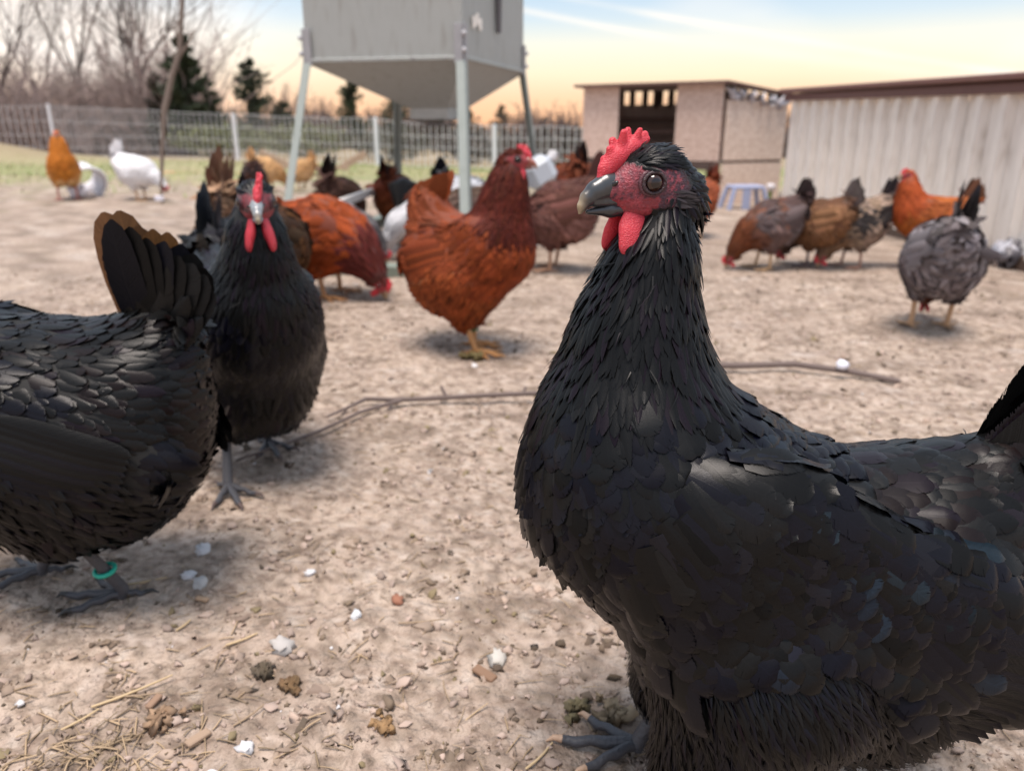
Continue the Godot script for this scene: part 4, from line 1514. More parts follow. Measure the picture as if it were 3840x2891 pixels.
func wattle_mesh(fine: float) -> ArrayMesh:
	var mb := MB.new()
	var f := Field.new()
	f.add(Vector3(0.0, 0.0, 0.0), Vector3(0.001, -0.008, 0.001), 0.0050, 0.0072, 0.004, 0, Vector3.DOWN, 2.6)
	f.add(Vector3(0.001, -0.008, 0.001), Vector3(0.002, -0.0165, 0.003), 0.0072, 0.0080, 0.004, 0, Vector3.DOWN, 2.8)
	f.add(Vector3(0.004, -0.012, 0.0035), Vector3(0.005, -0.018, 0.004), 0.0050, 0.0050, 0.003, 0, Vector3.DOWN, 2.4)
	blob(mb, f, fine, Color.WHITE)
	return mb.mesh()

func eye_mesh() -> ArrayMesh:   # looks along +z
	var mb := MB.new()
	var rings := 16
	var seg := 20
	for i in rings + 1:
		var th := PI * 0.62 * i / rings
		for k in seg + 1:
			var a := TAU * k / seg
			var d := Vector3(sin(th) * cos(a), sin(th) * sin(a), cos(th))
			var deg := rad_to_deg(th)
			var col := Color(0.004, 0.003, 0.003)
			if deg > 31.0: col = Color(0.045, 0.018, 0.009).lerp(Color(0.022, 0.010, 0.007), clampf((deg - 33.0) / 20.0, 0.0, 1.0))
			if deg > 54.0: col = Color(0.012, 0.009, 0.009)
			mb.pt(d * 0.0056 * Vector3(1, 1, 0.92), d, 0, 0, col)
	for i in rings:
		for k in seg:
			var p := i * (seg + 1) + k
			mb.tri(p, p + 1, p + seg + 2)
			mb.tri(p, p + seg + 2, p + seg + 1)
	return mb.mesh()

func lid_mesh() -> ArrayMesh:
	var mb := MB.new()
	for q in [[0.0060, 0.0011, 0.0024], [0.0072, 0.0013, 0.0008]]:
		var pts := []
		var rr := []
		for k in 25:
			var a := TAU * k / 24
			pts.append(Vector3(cos(a) * q[0] * 1.04, sin(a) * q[0] * 0.94, q[2]))
			rr.append(q[1])
		tube(mb, pts, rr, 6, Color(0.05, 0.028, 0.034) if q[0] < 0.007 else Color(0.12, 0.045, 0.055), false)
	return mb.mesh()

func shared(key: String, make: Callable) -> ArrayMesh:
	if not cache.has(key):
		cache[key] = make.call()
	return cache[key]

func mix_noise(p: Vector3, k: float) -> float:
	return clampf(0.5 + 0.9 * crumbs.get_noise_3dv(p * k), 0.0, 1.0)

# the colours of a bird: linear base colours per region
func coat(neck: Color, breast: Color, back: Color, wing: Color, fluff: Color, tail: Color, leg: Color, vary := 0.3, fleck := Color(0, 0, 0, 0)) -> Dictionary:
	return {FACE: neck, NECK: neck, BREAST: breast, BACK: back, WING: wing, FLUFF: fluff, THIGH: fluff.lerp(breast, 0.4), RUMP: back.lerp(tail, 0.25), "tail": tail, "leg": leg, "vary": vary, "fleck": fleck}

# detail: 0 the nearest hen, 1 near, 2 middle, 3 far
func hen(called: String, label: String, category: String, at: Vector3, yaw: float, size: float, pose: Dictionary, c: Dictionary, detail: int, opt := {}) -> Node3D:
	var t := thing(called, label, category, at, yaw, opt.get("group", ""))
	var lay := Node3D.new()
	var f := hen_field(pose)
	var cell: float = [0.006, 0.008, 0.011, 0.014][detail]
	var key: String = opt.get("key", "")
	var d: Dictionary
	if key and cache.has(key):
		d = cache[key]
	else:
		d = nets(f, cell)
		if key: cache[key] = d
	lay.free()
	var S := Transform3D(Basis().scaled(Vector3.ONE * size), Vector3.ZERO)
	var black: bool = opt.get("black", false)
	var gloss: Material = (M.feather_black if black else M.feather) if detail < 2 else (M.feather_far_black if black else M.feather_far)
	# the head
	var look: Vector3 = (pose.look as Vector3).normalized()
	var hz := look.cross(Vector3.UP.rotated(Vector3.BACK, pose.get("tip", 0.0))).normalized()
	var hy := hz.cross(look)
	var hs: float = pose.rhead / 0.022 * opt.get("head", 1.0)
	var H := Transform3D(Basis(look, hy, hz).scaled(Vector3.ONE * hs), pose.head)
	H.basis = Basis(look * hs, hy * hs, hz * hs)
	# body mesh
	var body := MB.new()
	var v: PackedVector3Array = d.v
	var n: PackedVector3Array = d.n
	var tri: PackedInt32Array = d.t
	var regs := PackedInt32Array()
	var flows := PackedVector3Array()
	for i in v.size():
		var q := f.near(v[i])
		regs.append(q[0])
		flows.append(q[1])
		var col: Color = c[q[0]]
		body.pt(v[i] * size, n[i], 0, 0, col * (0.45 if detail == 0 else 0.8))
	for i in range(0, tri.size(), 3):
		body.tri(tri[i], tri[i + 1], tri[i + 2])
	var face: Color = opt.get("face", Color(0.34, 0.045, 0.055))
	var hf := head_field()
	var hd: Dictionary
	var hk := "head%d" % mini(detail, 2)
	if cache.has(hk): hd = cache[hk]
	else:
		hd = nets(hf, [0.0013, 0.0024, 0.0036, 0.0036][detail])
		cache[hk] = hd
	var skull := MB.new()
	var hv: PackedVector3Array = hd.v
	var hn: PackedVector3Array = hd.n
	var plumed: Array[int] = []
	for i in hv.size():
		var p := hv[i]
		# bare skin round the eye and along the beak; feathers on the crown, the nape and the throat
		var e := Vector2((p.x - 0.009) / 0.0225, (p.y + 0.003) / 0.0145).length()
		var bare := clampf((1.12 - e) * 5.0, 0.0, 1.0)
		if p.y > 0.0095 + clampf(-p.x, 0.0, 0.02) * 0.0 and p.x < 0.016: bare = 0.0
		if p.y < -0.013 and p.x > 0.007: bare = maxf(bare, 0.8)
		elif p.y < -0.0135: bare = 0.0
		var skin := face
		if detail < 2:
			var sp := mix_noise(p, 9.0) * 0.6 + mix_noise(p, 30.0) * 0.4
			var round_eye := clampf(1.0 - Vector2(p.x - 0.0075, p.y).length() / 0.0125, 0.0, 1.0)
			skin = face.lerp(opt.get("skin_dark", Color(0.075, 0.035, 0.048)), clampf((sp - 0.36) * 3.4 + round_eye * 0.55 + clampf((0.004 - p.x) * 45.0, 0.0, 0.55) + clampf((-p.y - 0.002) * 60.0, 0.0, 0.5) * float(p.x < 0.010), 0.0, 0.95))
			if p.x > 0.012 and p.y > -0.004: skin = skin.lerp(Color(0.36, 0.075, 0.09), 0.35)
			if p.y < -0.008 and p.x > 0.004: skin = skin.lerp(Color(0.40, 0.045, 0.055), 0.55)
		var col: Color = (c[NECK] as Color).lerp(skin, bare)
		var k := skull.pt((H * p) * size, (H.basis * hn[i]).normalized(), p.x * 30.0, p.y * 30.0, col)
		if bare < 0.4: plumed.append(k)
	var ht: PackedInt32Array = hd.t
	for i in range(0, ht.size(), 3):
		skull.tri(ht[i], ht[i + 1], ht[i + 2])
	var whole := body.mesh()
	whole.add_surface_from_arrays(Mesh.PRIMITIVE_TRIANGLES, skull.mesh().surface_get_arrays(0))
	whole.surface_set_material(0, M.body)
	whole.surface_set_material(1, M.skin if detail < 2 else M.body)
	put("body", whole, null, t)
	# plumage
	var dens: float = [1.0, 1.12, 1.75, 2.3][detail]
	var tight: float = [0.58, 0.64, 0.75, 0.75][detail]
	var rows: int = [7, 6, 4, 3][detail]
	var cand := []
	for i in range(0, tri.size(), 3):
		var a := v[tri[i]]
		var b := v[tri[i + 1]]
		var e := v[tri[i + 2]]
		var area := (b - a).cross(e - a).length() * 0.5
		var sp: float = PLUME[regs[tri[i]]][3] * dens * (0.62 if detail == 0 and regs[tri[i]] in [FLUFF, THIGH] else 1.0)
		var want := area / (sp * sp) * 3.6
		var m := int(want) + int(rng.randf() < want - int(want))
		for k in m:
			var x := rng.randf()
			var y := rng.randf()
			if x + y > 1.0:
				x = 1.0 - x
				y = 1.0 - y
			cand.append([a + (b - a) * x + (e - a) * y, tri[i]])
	for i in range(cand.size() - 1, 0, -1):
		var j := rng.randi_range(0, i)
		var tmp = cand[i]
		cand[i] = cand[j]
		cand[j] = tmp
	var taken := {}
	var mb := MB.new()
	var singles := 0
	var shown: Node3D = null
	var side_of: float = opt.get("near_side", 0.0)
	var vary: float = c.vary
	var fleck: Color = c.fleck
	for q in cand:
		var p: Vector3 = q[0]
		var vi: int = q[1]
		var reg: int = regs[vi]
		var P: Array = PLUME[reg]
		var hp := H.affine_inverse() * p
		if hp.x > -0.008 and hp.y > -0.012 and hp.length() < 0.026:
			continue
		var sp: float = P[3] * dens * (0.62 if detail == 0 and reg in [FLUFF, THIGH] else 1.0)
		var cellkey := Vector3i((p / (sp * tight)).floor())
		if taken.has(cellkey):
			continue
		taken[cellkey] = true
		var nn := n[vi]
		var fl := flows[vi]
		if reg == BREAST: fl = (fl + Vector3(0, -0.1, 0)).normalized()
		var wild: float = P[5]
		fl += Vector3(rng.randfn(0, 1), rng.randfn(0, 1), rng.randfn(0, 1)) * wild * 0.6
		var dir := (fl - nn * fl.dot(nn))
		if dir.length() < 0.05:
			continue
		dir = dir.normalized()
		var L: float = P[0] * rng.randf_range(0.72, 1.3) * lerpf(1.0, dens, 0.75)
		var W: float = P[1] * rng.randf_range(0.85, 1.15) * lerpf(1.0, dens, 0.95)
		if detail == 0 and reg in [FLUFF, THIGH]:
			W *= rng.randf_range(0.22, 0.5)
			L *= rng.randf_range(0.8, 1.3)
		if reg == NECK:
			var up := clampf(p.distance_to(pose.head) / 0.15, 0.35, 1.25)
			L *= lerpf(0.55, 1.25, up - 0.2)
			W *= lerpf(0.5, 1.5, clampf(up - 0.3, 0.0, 1.0))
		if opt.get("front_small", false) and reg == BREAST:
			L *= 0.85
		var drop := clampf(f.at(p + dir * L), -0.02, 0.04)
		var col: Color = c[reg]
		var tone := 1.0 + vary * rng.randfn(0, 0.5) + vary * 0.9 * crumbs.get_noise_3dv(p * 0.55)
		col = col * clampf(tone, 0.35, 1.9)
		if fleck.a > 0.0 and rng.randf() < fleck.a:
			col = col.lerp(Color(fleck.r, fleck.g, fleck.b), 0.75)
		col.a = 1.0
		var blue := detail == 0 and black and reg in [BREAST, WING] and p.x < 0.03 and rng.randf() < 0.07
		if blue: col = Color(0.010, 0.0145, 0.022) * rng.randf_range(0.5, 1.5)
		col.a = 1.0
		var lift: float = P[2] * rng.randf_range(0.6, 1.6) * lerpf(1.0, dens, 0.5)
		var target := mb
		var alone: bool = detail == 0 and singles < 300 and reg in [BREAST, WING, BACK] and nn.z * side_of > 0.15 and p.x > -0.16
		if alone: target = MB.new()
		if reg == WING and detail < 2:
			var sg := Vector3(1, 1, signf(p.z))
			var ax: Vector3 = ((pose.wingtip as Vector3) - pose.shoulder) * sg
			var wp := (p - (pose.shoulder as Vector3) * sg).dot(ax) / ax.length_squared()
			if wp > 0.58 + rng.randf() * 0.12 and wp < 0.94:
				continue
		if detail == 0 and reg in [BREAST, WING, BACK, RUMP] and p.z < 0.03:
			laid(target, f, p, dir, L * 1.18, W * 1.12, 0.0045 if reg == WING else -0.0006, rng.randf_range(0.0035, 0.0080) * (0.55 if p.y > 0.26 else 1.0) + (0.003 if reg == WING else (0.006 if reg == BREAST and p.x < 0.02 and p.y > 0.15 else 0.0)), clampf(P[4] + rng.randfn(0, 0.1), 0.0, 1.0), col, 8, rng.randf_range(0.08, 0.34), 0.0)
		else: plume(target, p * size - nn * (0.0004 if reg == NECK else 0.0012) * size, dir, nn, L * size, W * size, 0.32, drop * size, lift * size, clampf(P[4] + rng.randfn(0, 0.1), 0.0, 1.0), col, rows, rng.randfn(0, 0.06))
		if alone:
			put_nth("feather", singles, target.mesh(), [M.feather_black, M.feather_dull if reg == BACK or rng.randf() < 0.3 else M.feather_sheen, M.feather_dull][rng.randi_range(0, 2)], t)
			singles += 1
	# crown and nape
	if detail < 3:
		var step: int = [1, 1, 2][detail]
		for k in range(0, plumed.size(), step):
			if rng.randf() > [0.45, 0.55, 0.5][detail]: continue
			var p := skull.v[plumed[k]]
			var low := clampf((-0.004 - hv[plumed[k]].y) * 120.0, 0.0, 1.0)
			var nn := skull.n[plumed[k]]
			var fl := H.basis * Vector3(-1 + 0.6 * low, -0.25 - 0.9 * low, 0) + Vector3(rng.randfn(0, 0.16), rng.randfn(0, 0.16), rng.randfn(0, 0.16))
			var dir := (fl - nn * fl.dot(nn)).normalized()
			var col: Color = c[NECK] * rng.randf_range(0.7, 1.5)
			col.a = 1.0
			plume(mb, p - nn * 0.0004, dir, nn, 0.0105 * size * rng.randf_range(0.7, 1.3) * (1.0 + 0.4 * detail) * (1.0 + 0.7 * low), 0.0030 * (1.0 + 0.6 * low) * size * (1.0 + 0.5 * detail), 0.3, 0.0014, (0.0014 + 0.0035 * low) * size * rng.randf_range(0.3, 1.6), 0.8, col, 4)
	if detail < 2:
		for s in [-1.0, 1.0]:
			for k in 46:
				var q := Vector3(-0.009 + rng.randfn(0, 0.0028), -0.0095 + rng.randfn(0, 0.0026), 0.0)
				while hf.at(Vector3(q.x, q.y, q.z)) < 0.0: q.z += 0.0006
				q.z *= s
				var nn := (H.basis * Vector3(-0.1, -0.1, s)).normalized()
				var dir := (H.basis * Vector3(-1, -0.25 + rng.randfn(0, 0.25), 0.35 * s)).normalized()
				var col: Color = Color(0.05, 0.045, 0.05) * rng.randf_range(0.4, 1.8) if black else (c[NECK] as Color)
				col.a = 1.0
				plume(mb, (H * q) * size, dir, (nn - dir * dir.dot(nn)).normalized(), 0.009 * size * rng.randf_range(0.7, 1.2), 0.0016 * size, 0.1, 0.001, 0.002 * size, 0.8, col, 4)
	# stray filaments over the fluff and the neck
	if detail < 2:
		for q in cand.slice(0, 420 if detail == 0 else 160):
			var reg: int = regs[q[1]]
			if not reg in [FLUFF, THIGH, NECK, RUMP]: continue
			var nn := n[q[1]]
			var fl: Vector3 = flows[q[1]] + Vector3(rng.randfn(0, 0.4), rng.randfn(0, 0.4), rng.randfn(0, 0.4))
			var dir := (fl - nn * fl.dot(nn)).normalized()
			var col: Color = (c[reg] as Color) * rng.randf_range(0.8, 2.2)
			col.a = 1.0
			plume(mb, q[0] * size, dir, nn, rng.randf_range(0.010, 0.022) * size, 0.0009 * size, 0.0, 0.002, rng.randf_range(0.003, 0.010) * size, 0.8, col, 4, rng.randfn(0, 0.2))
	# wings: rows of coverts end in the long flight feathers
	var wingcol: Color = c[WING]
	var quills: int = opt.get("quills", [15, 12, 5, 4][detail])
	for s in [-1.0, 1.0]:
		var holder: Node3D = null
		var m := Vector3(1, 1, s * pose.wide)
		var sh := (pose.shoulder as Vector3) * m
		var tipw := (pose.wingtip as Vector3) * m
		var axis := (tipw - sh).normalized()
		var wmb := MB.new()
		for k in quills:
			var u := float(k) / maxf(quills - 1, 1)
			var base: Vector3 = sh.lerp(tipw, 0.10 + 0.34 * u) + Vector3(0, lerpf(-0.050, 0.020, u), 0) * (pose.rwing / 0.055) + Vector3(0, 0, s * pose.rwing * 0.36)
			var dir := (axis + Vector3(0, lerpf(-0.02, 0.03, u), 0)).normalized()
			var L: float = lerpf(0.150, 0.115, u) * opt.get("wing_len", 1.0)
			var col := wingcol * rng.randf_range(0.55, 1.5)
			if opt.has("wing_edge") and k == 0: col = opt.wing_edge
			col.a = 1.0
			if detail < 2:
				var one := MB.new()
				laid(one, f, base, dir, L, 0.022, 0.0008 + 0.0003 * k, 0.0028 + 0.00045 * k, 0.3, col, 9, 0.30)
				for i in one.v.size(): one.v[i] = one.v[i] * size
				var qm: Material = M.quill_black if black else M.quill
				if holder == null:
					holder = put("wing", one.mesh(), qm, t)
				else:
					put_nth("flight_feather", k - 1, one.mesh(), qm, holder)
			else:
				laid(wmb, f, base, dir, L, 0.034, 0.003 + 0.001 * k, 0.006, 0.3, col, 4)
		if detail >= 2:
			for i in wmb.v.size(): wmb.v[i] = wmb.v[i] * size
			put("wing", wmb.mesh(), gloss, t)
	# tail: two folded sheets of feathers
	var tn: int = pose.tail_n
	var tl: float = pose.tail_len
	var tcol: Color = c.tail
	var tm := MB.new()
	var kth := 0
	for s in [-1.0, 1.0]:
		for k in tn:
			var u := float(k) / maxf(tn - 1, 1)
			var ang := lerpf(pose.tail_dir[0], pose.tail_dir[1], u)
			if s > 0.0 and opt.has("tail_far"): ang -= 0.27
			var dir := Vector3(cos(ang), sin(ang), s * (0.03 + 0.09 * u) + opt.get("tail_side", 0.0)).normalized()
			var nn := (Vector3(0, 0, s) - dir * dir.dot(Vector3(0, 0, s))).normalized()
			nn = (nn + Vector3(-sin(ang), cos(ang), 0) * -0.25).normalized()
			nn = (nn - dir * dir.dot(nn)).normalized()
			var base: Vector3 = (pose.tail as Vector3) + Vector3(0.012 - 0.012 * u, 0.0 - 0.014 * u, s * (0.003 + 0.008 * u))
			var L: float = tl * (1.0 - 0.22 * u) * rng.randf_range(0.94, 1.06)
			var col := tcol * rng.randf_range(0.8, 1.25)
			if s > 0.0 and k < 5 and opt.has("tail_far"):
				L *= 1.06
				col = (opt.tail_far as Color) * rng.randf_range(0.6, 1.3)
			if opt.has("tail_tip") and k <= opt.get("tip_n", 0): col = opt.tail_tip
			col.a = 1.0
			var target := MB.new() if detail < 2 else tm
			plume(target, base * size, dir, nn, L * size, opt.get("tail_w", 0.036) * size * rng.randf_range(0.8, 1.15), 0.12, 0.010 * size, 0.004 * size * (tn - k), 0.05, col, 7 if detail < 2 else 4, (0.10 if s > 0 else -0.10) * opt.get("tail_bend", 1.0))
			if detail < 2:
				put_nth("tail_feather", kth, target.mesh(), M.quill_black if black else M.quill, t)
				kth += 1
			# coverts at the root
			for j in (opt.get("coverts", 7) if detail < 2 else 3):
				var cc: Color = (c[RUMP] as Color).lerp(col, rng.randf() * (1.0 if opt.has("tail_far") else 0.6)) * rng.randf_range(0.7, 1.4)
				cc.a = 1.0
				plume(mb, (base - dir * rng.randf_range(0.0, 0.014) + nn * rng.randf_range(0.003, 0.007)) * size, (dir + Vector3(rng.randfn(0, 0.1), rng.randfn(0, 0.1), rng.randfn(0, 0.06))).normalized(), nn, L * size * rng.randf_range(0.35, 0.92), 0.030 * size, 0.25, 0.008 * size, 0.006 * size, 0.2, cc, 5 if detail < 2 else 3)
	if detail >= 2:
		put("tail", tm.mesh(), gloss, t)
	put("plumage", mb.mesh(), gloss, t).set_meta("kind", "stuff")
	# beak, comb, wattles, eyes
	var fine: float = [0.0007, 0.0012, 0.0020, 0.0020][detail]
	var bc: Color = opt.get("beak", Color(0.30, 0.20, 0.12))
	var parts := []
	parts.append(put("beak", shared("beak%d%s" % [mini(detail, 2), bc.to_html()], beak_mesh.bind(fine, bc)), M.beak, t))
	(parts[0] as Node3D).transform = S * H
	var red: Material = M.comb if detail < 2 else M.comb_far
	var cs: float = opt.get("comb", 1.0)
	var cb := put("comb", shared("comb%d" % mini(detail, 2), comb_mesh.bind(fine * 1.1)), red, t)
	cb.transform = S * H * Transform3D(Basis(Vector3.RIGHT, opt.get("comb_lean", 0.0)).scaled(Vector3(1, cs, 1)), Vector3(0, 0.0035 * (1.0 - cs) * 4.0, 0))
	for s in [-1.0, 1.0]:
		var wt := put("wattle", shared("wattle%d" % mini(detail, 2), wattle_mesh.bind(fine * 1.1)), red, t)
		var ws: float = opt.get("wattle", 1.0)
		wt.transform = S * H * Transform3D(Basis(Vector3(1, 0, 0), -0.10 * s) * Basis(Vector3.UP, 0.25 * s) * Basis().scaled(Vector3(ws, ws, s * ws)), Vector3(0.0145, -0.0155, 0.0062 * s))
		if detail == 0:
			var lb := MB.new()
			var lf := Field.new()
			lf.add(Vector3(-0.0095, -0.0185, 0.0115 * s), Vector3(-0.0105, -0.0275, 0.0125 * s), 0.0042, 0.0050, 0.003, 0, Vector3.DOWN, 1.0)
			blob(lb, lf, 0.0011, Color.WHITE)
			put("ear_lobe", lb.mesh(), M.comb, t).transform = S * H
		var ey := put("eye", shared("eye", eye_mesh), M.eye, t)
		var ez := 0.0
		while hf.at(Vector3(0.0075, 0.0005, ez)) < 0.0: ez += 0.0004
		var E := Transform3D(Basis(Vector3.UP, (0.0 if s > 0 else PI) + 0.22 * s), Vector3(0.0075, 0.0005, (ez - 0.0024) * s))
		ey.transform = S * H * E
		if detail < 2:
			put("eyelid", shared("lid", lid_mesh), M.skin, ey)
	# legs
	for i in 2:
		var s: float = 1.0 if i == 0 else -1.0
		var knee := (pose.knee as Vector3) * Vector3(1, 1, s)
		var foot: Vector3 = pose.foot[i]
		if foot.y < -0.5:
			continue
		var lm := MB.new()
		leg(lm, knee + Vector3(0, 0.02, 0), foot, c.leg, detail, pose.get("toe_turn", [0.0, 0.0])[i], opt.get("claw", (c.leg as Color) * 0.7))
		for k in lm.v.size(): lm.v[k] = lm.v[k] * size
		var lo := put("leg", lm.mesh(), M.leg, t)
		if opt.get("band", -1) == i:
			var bm := MB.new()
			var ank := foot + Vector3(-0.004, 0.017, 0)
			var mid := (knee + Vector3(0, 0.02, 0)).lerp(ank, 0.5) + Vector3(-0.003, 0, 0)
			var p := ank.lerp(mid, 0.55)
			var ax := (mid - ank).normalized()
			var e1 := ax.cross(Vector3.BACK).normalized()
			var e2 := ax.cross(e1)
			var pts := []
			var rr := []
			for k in 17:
				var a := TAU * k / 16
				pts.append((p + e1 * cos(a) * 0.0092 + e2 * sin(a) * 0.0092 + ax * cos(a) * 0.003) * size)
				rr.append(0.0026 * size)
			tube(bm, pts, rr, 6, Color.WHITE, false)
			tag(put("leg_band", bm.mesh(), plain(opt.get("band_color", Color(0.02, 0.42, 0.30)), 0.4, false), lo), "plastic leg band", "")
	return t

func leg(mb: MB, knee: Vector3, foot: Vector3, col: Color, detail: int, turn: float, claw: Color) -> void:
	var ankle := foot + Vector3(-0.004, 0.017, 0)
	var k2 := knee.lerp(ankle, 0.5) + Vector3(-0.003, 0, 0)
	var sides: int = [12, 9, 6, 5][detail]
	tube(mb, [knee, k2, ankle, ankle + Vector3(0.003, -0.009, 0)], [0.0085, 0.0064, 0.0072, 0.0068], sides, col, true, 0.85)
	for q in [[0.0, 0.058, 0.0056], [-0.62, 0.046, 0.0050], [0.62, 0.046, 0.0050], [2.75, 0.024, 0.0042]]:
		var a: float = q[0] + turn
		var L: float = q[1]
		var r: float = q[2]
		var d := Vector3(cos(a), 0, sin(a))
		var g := foot.y
		var pts := [ankle + Vector3(0, -0.006, 0)]
		var rr := [r * 1.05]
		for k in 5:
			var s := (k + 1) / 5.0
			pts.append(Vector3(foot.x, 0, foot.z) + d * (L * s) + Vector3(0, g + lerpf(0.0125, 0.0062, s) + 0.0016 * sin(s * 14.0), 0))
			rr.append(r * lerpf(1.0, 0.68, s) * (1.0 + 0.10 * cos(s * 15.7)))
		tube(mb, pts, rr, sides - 2 if sides > 5 else 5, col)
		var e: Vector3 = pts[-1]
		tube(mb, [e, e + d * 0.007 + Vector3(0, 0.0005, 0), e + d * 0.013 + Vector3(0, -0.004, 0)], [r * 0.62, r * 0.45, r * 0.1], 6, claw)

# ------------------------------------------------------------------ the flock
func flock() -> void:
	var black := coat(Color(0.0072, 0.0064, 0.0072), Color(0.0060, 0.0060, 0.0082), Color(0.0098, 0.0082, 0.0086), Color(0.0066, 0.0066, 0.0086), Color(0.0060, 0.0058, 0.0070), Color(0.0072, 0.0068, 0.0076), Color(0.066, 0.064, 0.074), 0.40)
	# the hen at the lens
	var p := standing()
	p.merge({"chest": Vector3(0.066, 0.262, 0), "rchest": 0.074, "flap": [Vector3(0.045, 0.274, 0.038), Vector3(-0.035, 0.178, 0.068), 0.038, 0.050], "mid": Vector3(0.0, 0.200, 0), "rmid": 0.073, "rump": Vector3(-0.105, 0.196, 0), "rrump": 0.073,
		"tail": Vector3(-0.165, 0.262, 0), "rtail": 0.024, "belly": Vector3(-0.085, 0.142, 0), "rbelly": 0.084,
		"n0": Vector3(0.074, 0.314, 0), "r0": 0.041, "n1": Vector3(0.073, 0.365, 0), "r1": 0.0295, "n2": Vector3(0.066, 0.404, 0), "r2": 0.0225,
		"head": Vector3(0.071, 0.4485, 0), "look": Vector3(0.90, -0.06, -0.44), "rhead": 0.0225,
		"thigh": Vector3(-0.01, 0.150, 0.05), "knee": Vector3(0.015, 0.065, 0.045), "rthigh": 0.066, "rknee": 0.040, "foot": [Vector3(0.052, 0, 0.03), Vector3(0.03, 0, -0.055)], "toe_turn": [0.15, -0.1],
		"shoulder": Vector3(0.015, 0.238, 0.070), "wingtip": Vector3(-0.155, 0.170, 0.074), "rwing": 0.064, "tail_dir": [2.30, 2.95], "tail_len": 0.13, "tail_n": 8}, true)
	hen("black_hen", "glossy black hen filling the right foreground, head turned to the lens", "hen", Vector3(0.15, 0, -0.46), PI, 1.0, p, black, 0,
		{"black": true, "beak": Color(0.035, 0.037, 0.042), "near_side": -1.0, "comb": 0.9, "skin_dark": Color(0.055, 0.028, 0.042), "face": Color(0.31, 0.055, 0.078), "claw": Color(0.50, 0.33, 0.22)})
	# the hen that looks straight at the lens
	p = standing()
	p.merge({"chest": Vector3(0.070, 0.235, 0), "rchest": 0.076, "mid": Vector3(0.0, 0.192, 0), "rmid": 0.092, "belly": Vector3(-0.02, 0.122, 0), "n0": Vector3(0.095, 0.282, 0), "r0": 0.044, "n1": Vector3(0.112, 0.330, 0), "r1": 0.031, "n2": Vector3(0.117, 0.362, 0), "r2": 0.027,
		"head": Vector3(0.128, 0.393, 0), "look": Vector3(1, -0.12, 0.26), "rhead": 0.0255, "foot": [Vector3(0.065, 0, 0.06), Vector3(-0.06, 0, -0.03)], "tail_len": 0.05, "knee": Vector3(0.012, 0.080, 0.04)}, true)
	hen("black_hen", "black hen facing the lens head on, red comb tipped over, long wattles hanging", "hen", Vector3(-0.372, 0, -1.040), -1.0, 1.0, p, black, 1,
		{"black": true, "beak": Color(0.25, 0.27, 0.29), "wattle": 1.35, "comb_lean": -0.2, "claw": Color(0.10, 0.07, 0.06), "skin_dark": Color(0.04, 0.025, 0.03), "face": Color(0.20, 0.035, 0.045)})
	# the hen walking out of the frame at the left
	p = standing()
	p.merge({"tail_len": 0.112, "tail_dir": [1.58, 2.35], "tail_n": 8, "tail": Vector3(-0.132, 0.285, 0), "belly": Vector3(-0.055, 0.158, 0), "rbelly": 0.086, "knee": Vector3(-0.015, 0.095, 0.045), "rump": Vector3(-0.085, 0.213, 0), "rrump": 0.080, "mid": Vector3(0.01, 0.202, 0), "rmid": 0.092, "chest": Vector3(0.085, 0.222, 0),
		"foot": [Vector3(0.050, 0, 0.03), Vector3(-0.058, 0, -0.02)], "wingtip": Vector3(-0.120, 0.175, 0.070), "rwing": 0.060, "shoulder": Vector3(0.06, 0.246, 0.072), "toe_turn": [0.0, 0.1]}, true)
	hen("black_hen", "black hen cut by the left edge, rust edged tail raised, green band on its leg", "hen", Vector3(-0.472, 0, -0.715), PI + 0.05, 1.0, p, black, 1,
		{"black": true, "tail_far": Color(0.13, 0.060, 0.022), "band": 1, "tail_w": 0.040, "tail_bend": 0.0, "claw": Color(0.03, 0.03, 0.03)})
	# rust hens
	var rust := coat(Color(0.090, 0.018, 0.011), Color(0.250, 0.052, 0.017), Color(0.235, 0.054, 0.020), Color(0.205, 0.044, 0.015), Color(0.29, 0.070, 0.021), Color(0.27, 0.070, 0.026), Color(0.55, 0.27, 0.095), 0.45)
	p = standing()
	p.merge({"chest": Vector3(0.085, 0.225, 0), "rchest": 0.072, "mid": Vector3(0.010, 0.196, 0), "rmid": 0.086, "rump": Vector3(-0.052, 0.198, 0), "rrump": 0.076, "wingtip": Vector3(-0.098, 0.205, 0.056), "tail": Vector3(-0.082, 0.305, 0), "rtail": 0.045, "belly": Vector3(-0.035, 0.152, 0), "rbelly": 0.074, "n0": Vector3(0.092, 0.285, 0), "r0": 0.052, "n1": Vector3(0.102, 0.342, 0), "r1": 0.040, "n2": Vector3(0.110, 0.380, 0), "r2": 0.030,
		"head": Vector3(0.124, 0.412, 0), "look": Vector3(1, -0.12, -0.25), "tail_len": 0.085, "tail_dir": [1.25, 2.0], "foot": [Vector3(0.045, 0, 0.03), Vector3(0.01, 0, -0.03)], "knee": Vector3(0.014, 0.075, 0.03), "rthigh": 0.055}, true)
	hen("rust_hen", "chestnut red hen standing tall in the middle, facing right, with a darker red neck", "hen", Vector3(-0.105, 0, -1.66), -0.45, 1.0, p, rust, 1,
		{"face": Color(0.42, 0.06, 0.065), "skin_dark": Color(0.25, 0.05, 0.05), "beak": Color(0.30, 0.10, 0.07), "wing_len": 0.85, "wing_edge": Color(0.42, 0.17, 0.08), "band": 1, "band_color": Color(0.02, 0.16, 0.06), "tail_w": 0.040})
	var rust2 := rust.duplicate()
	rust2[NECK] = Color(0.11, 0.026, 0.022)
	rust2.leg = Color(0.50, 0.26, 0.12)
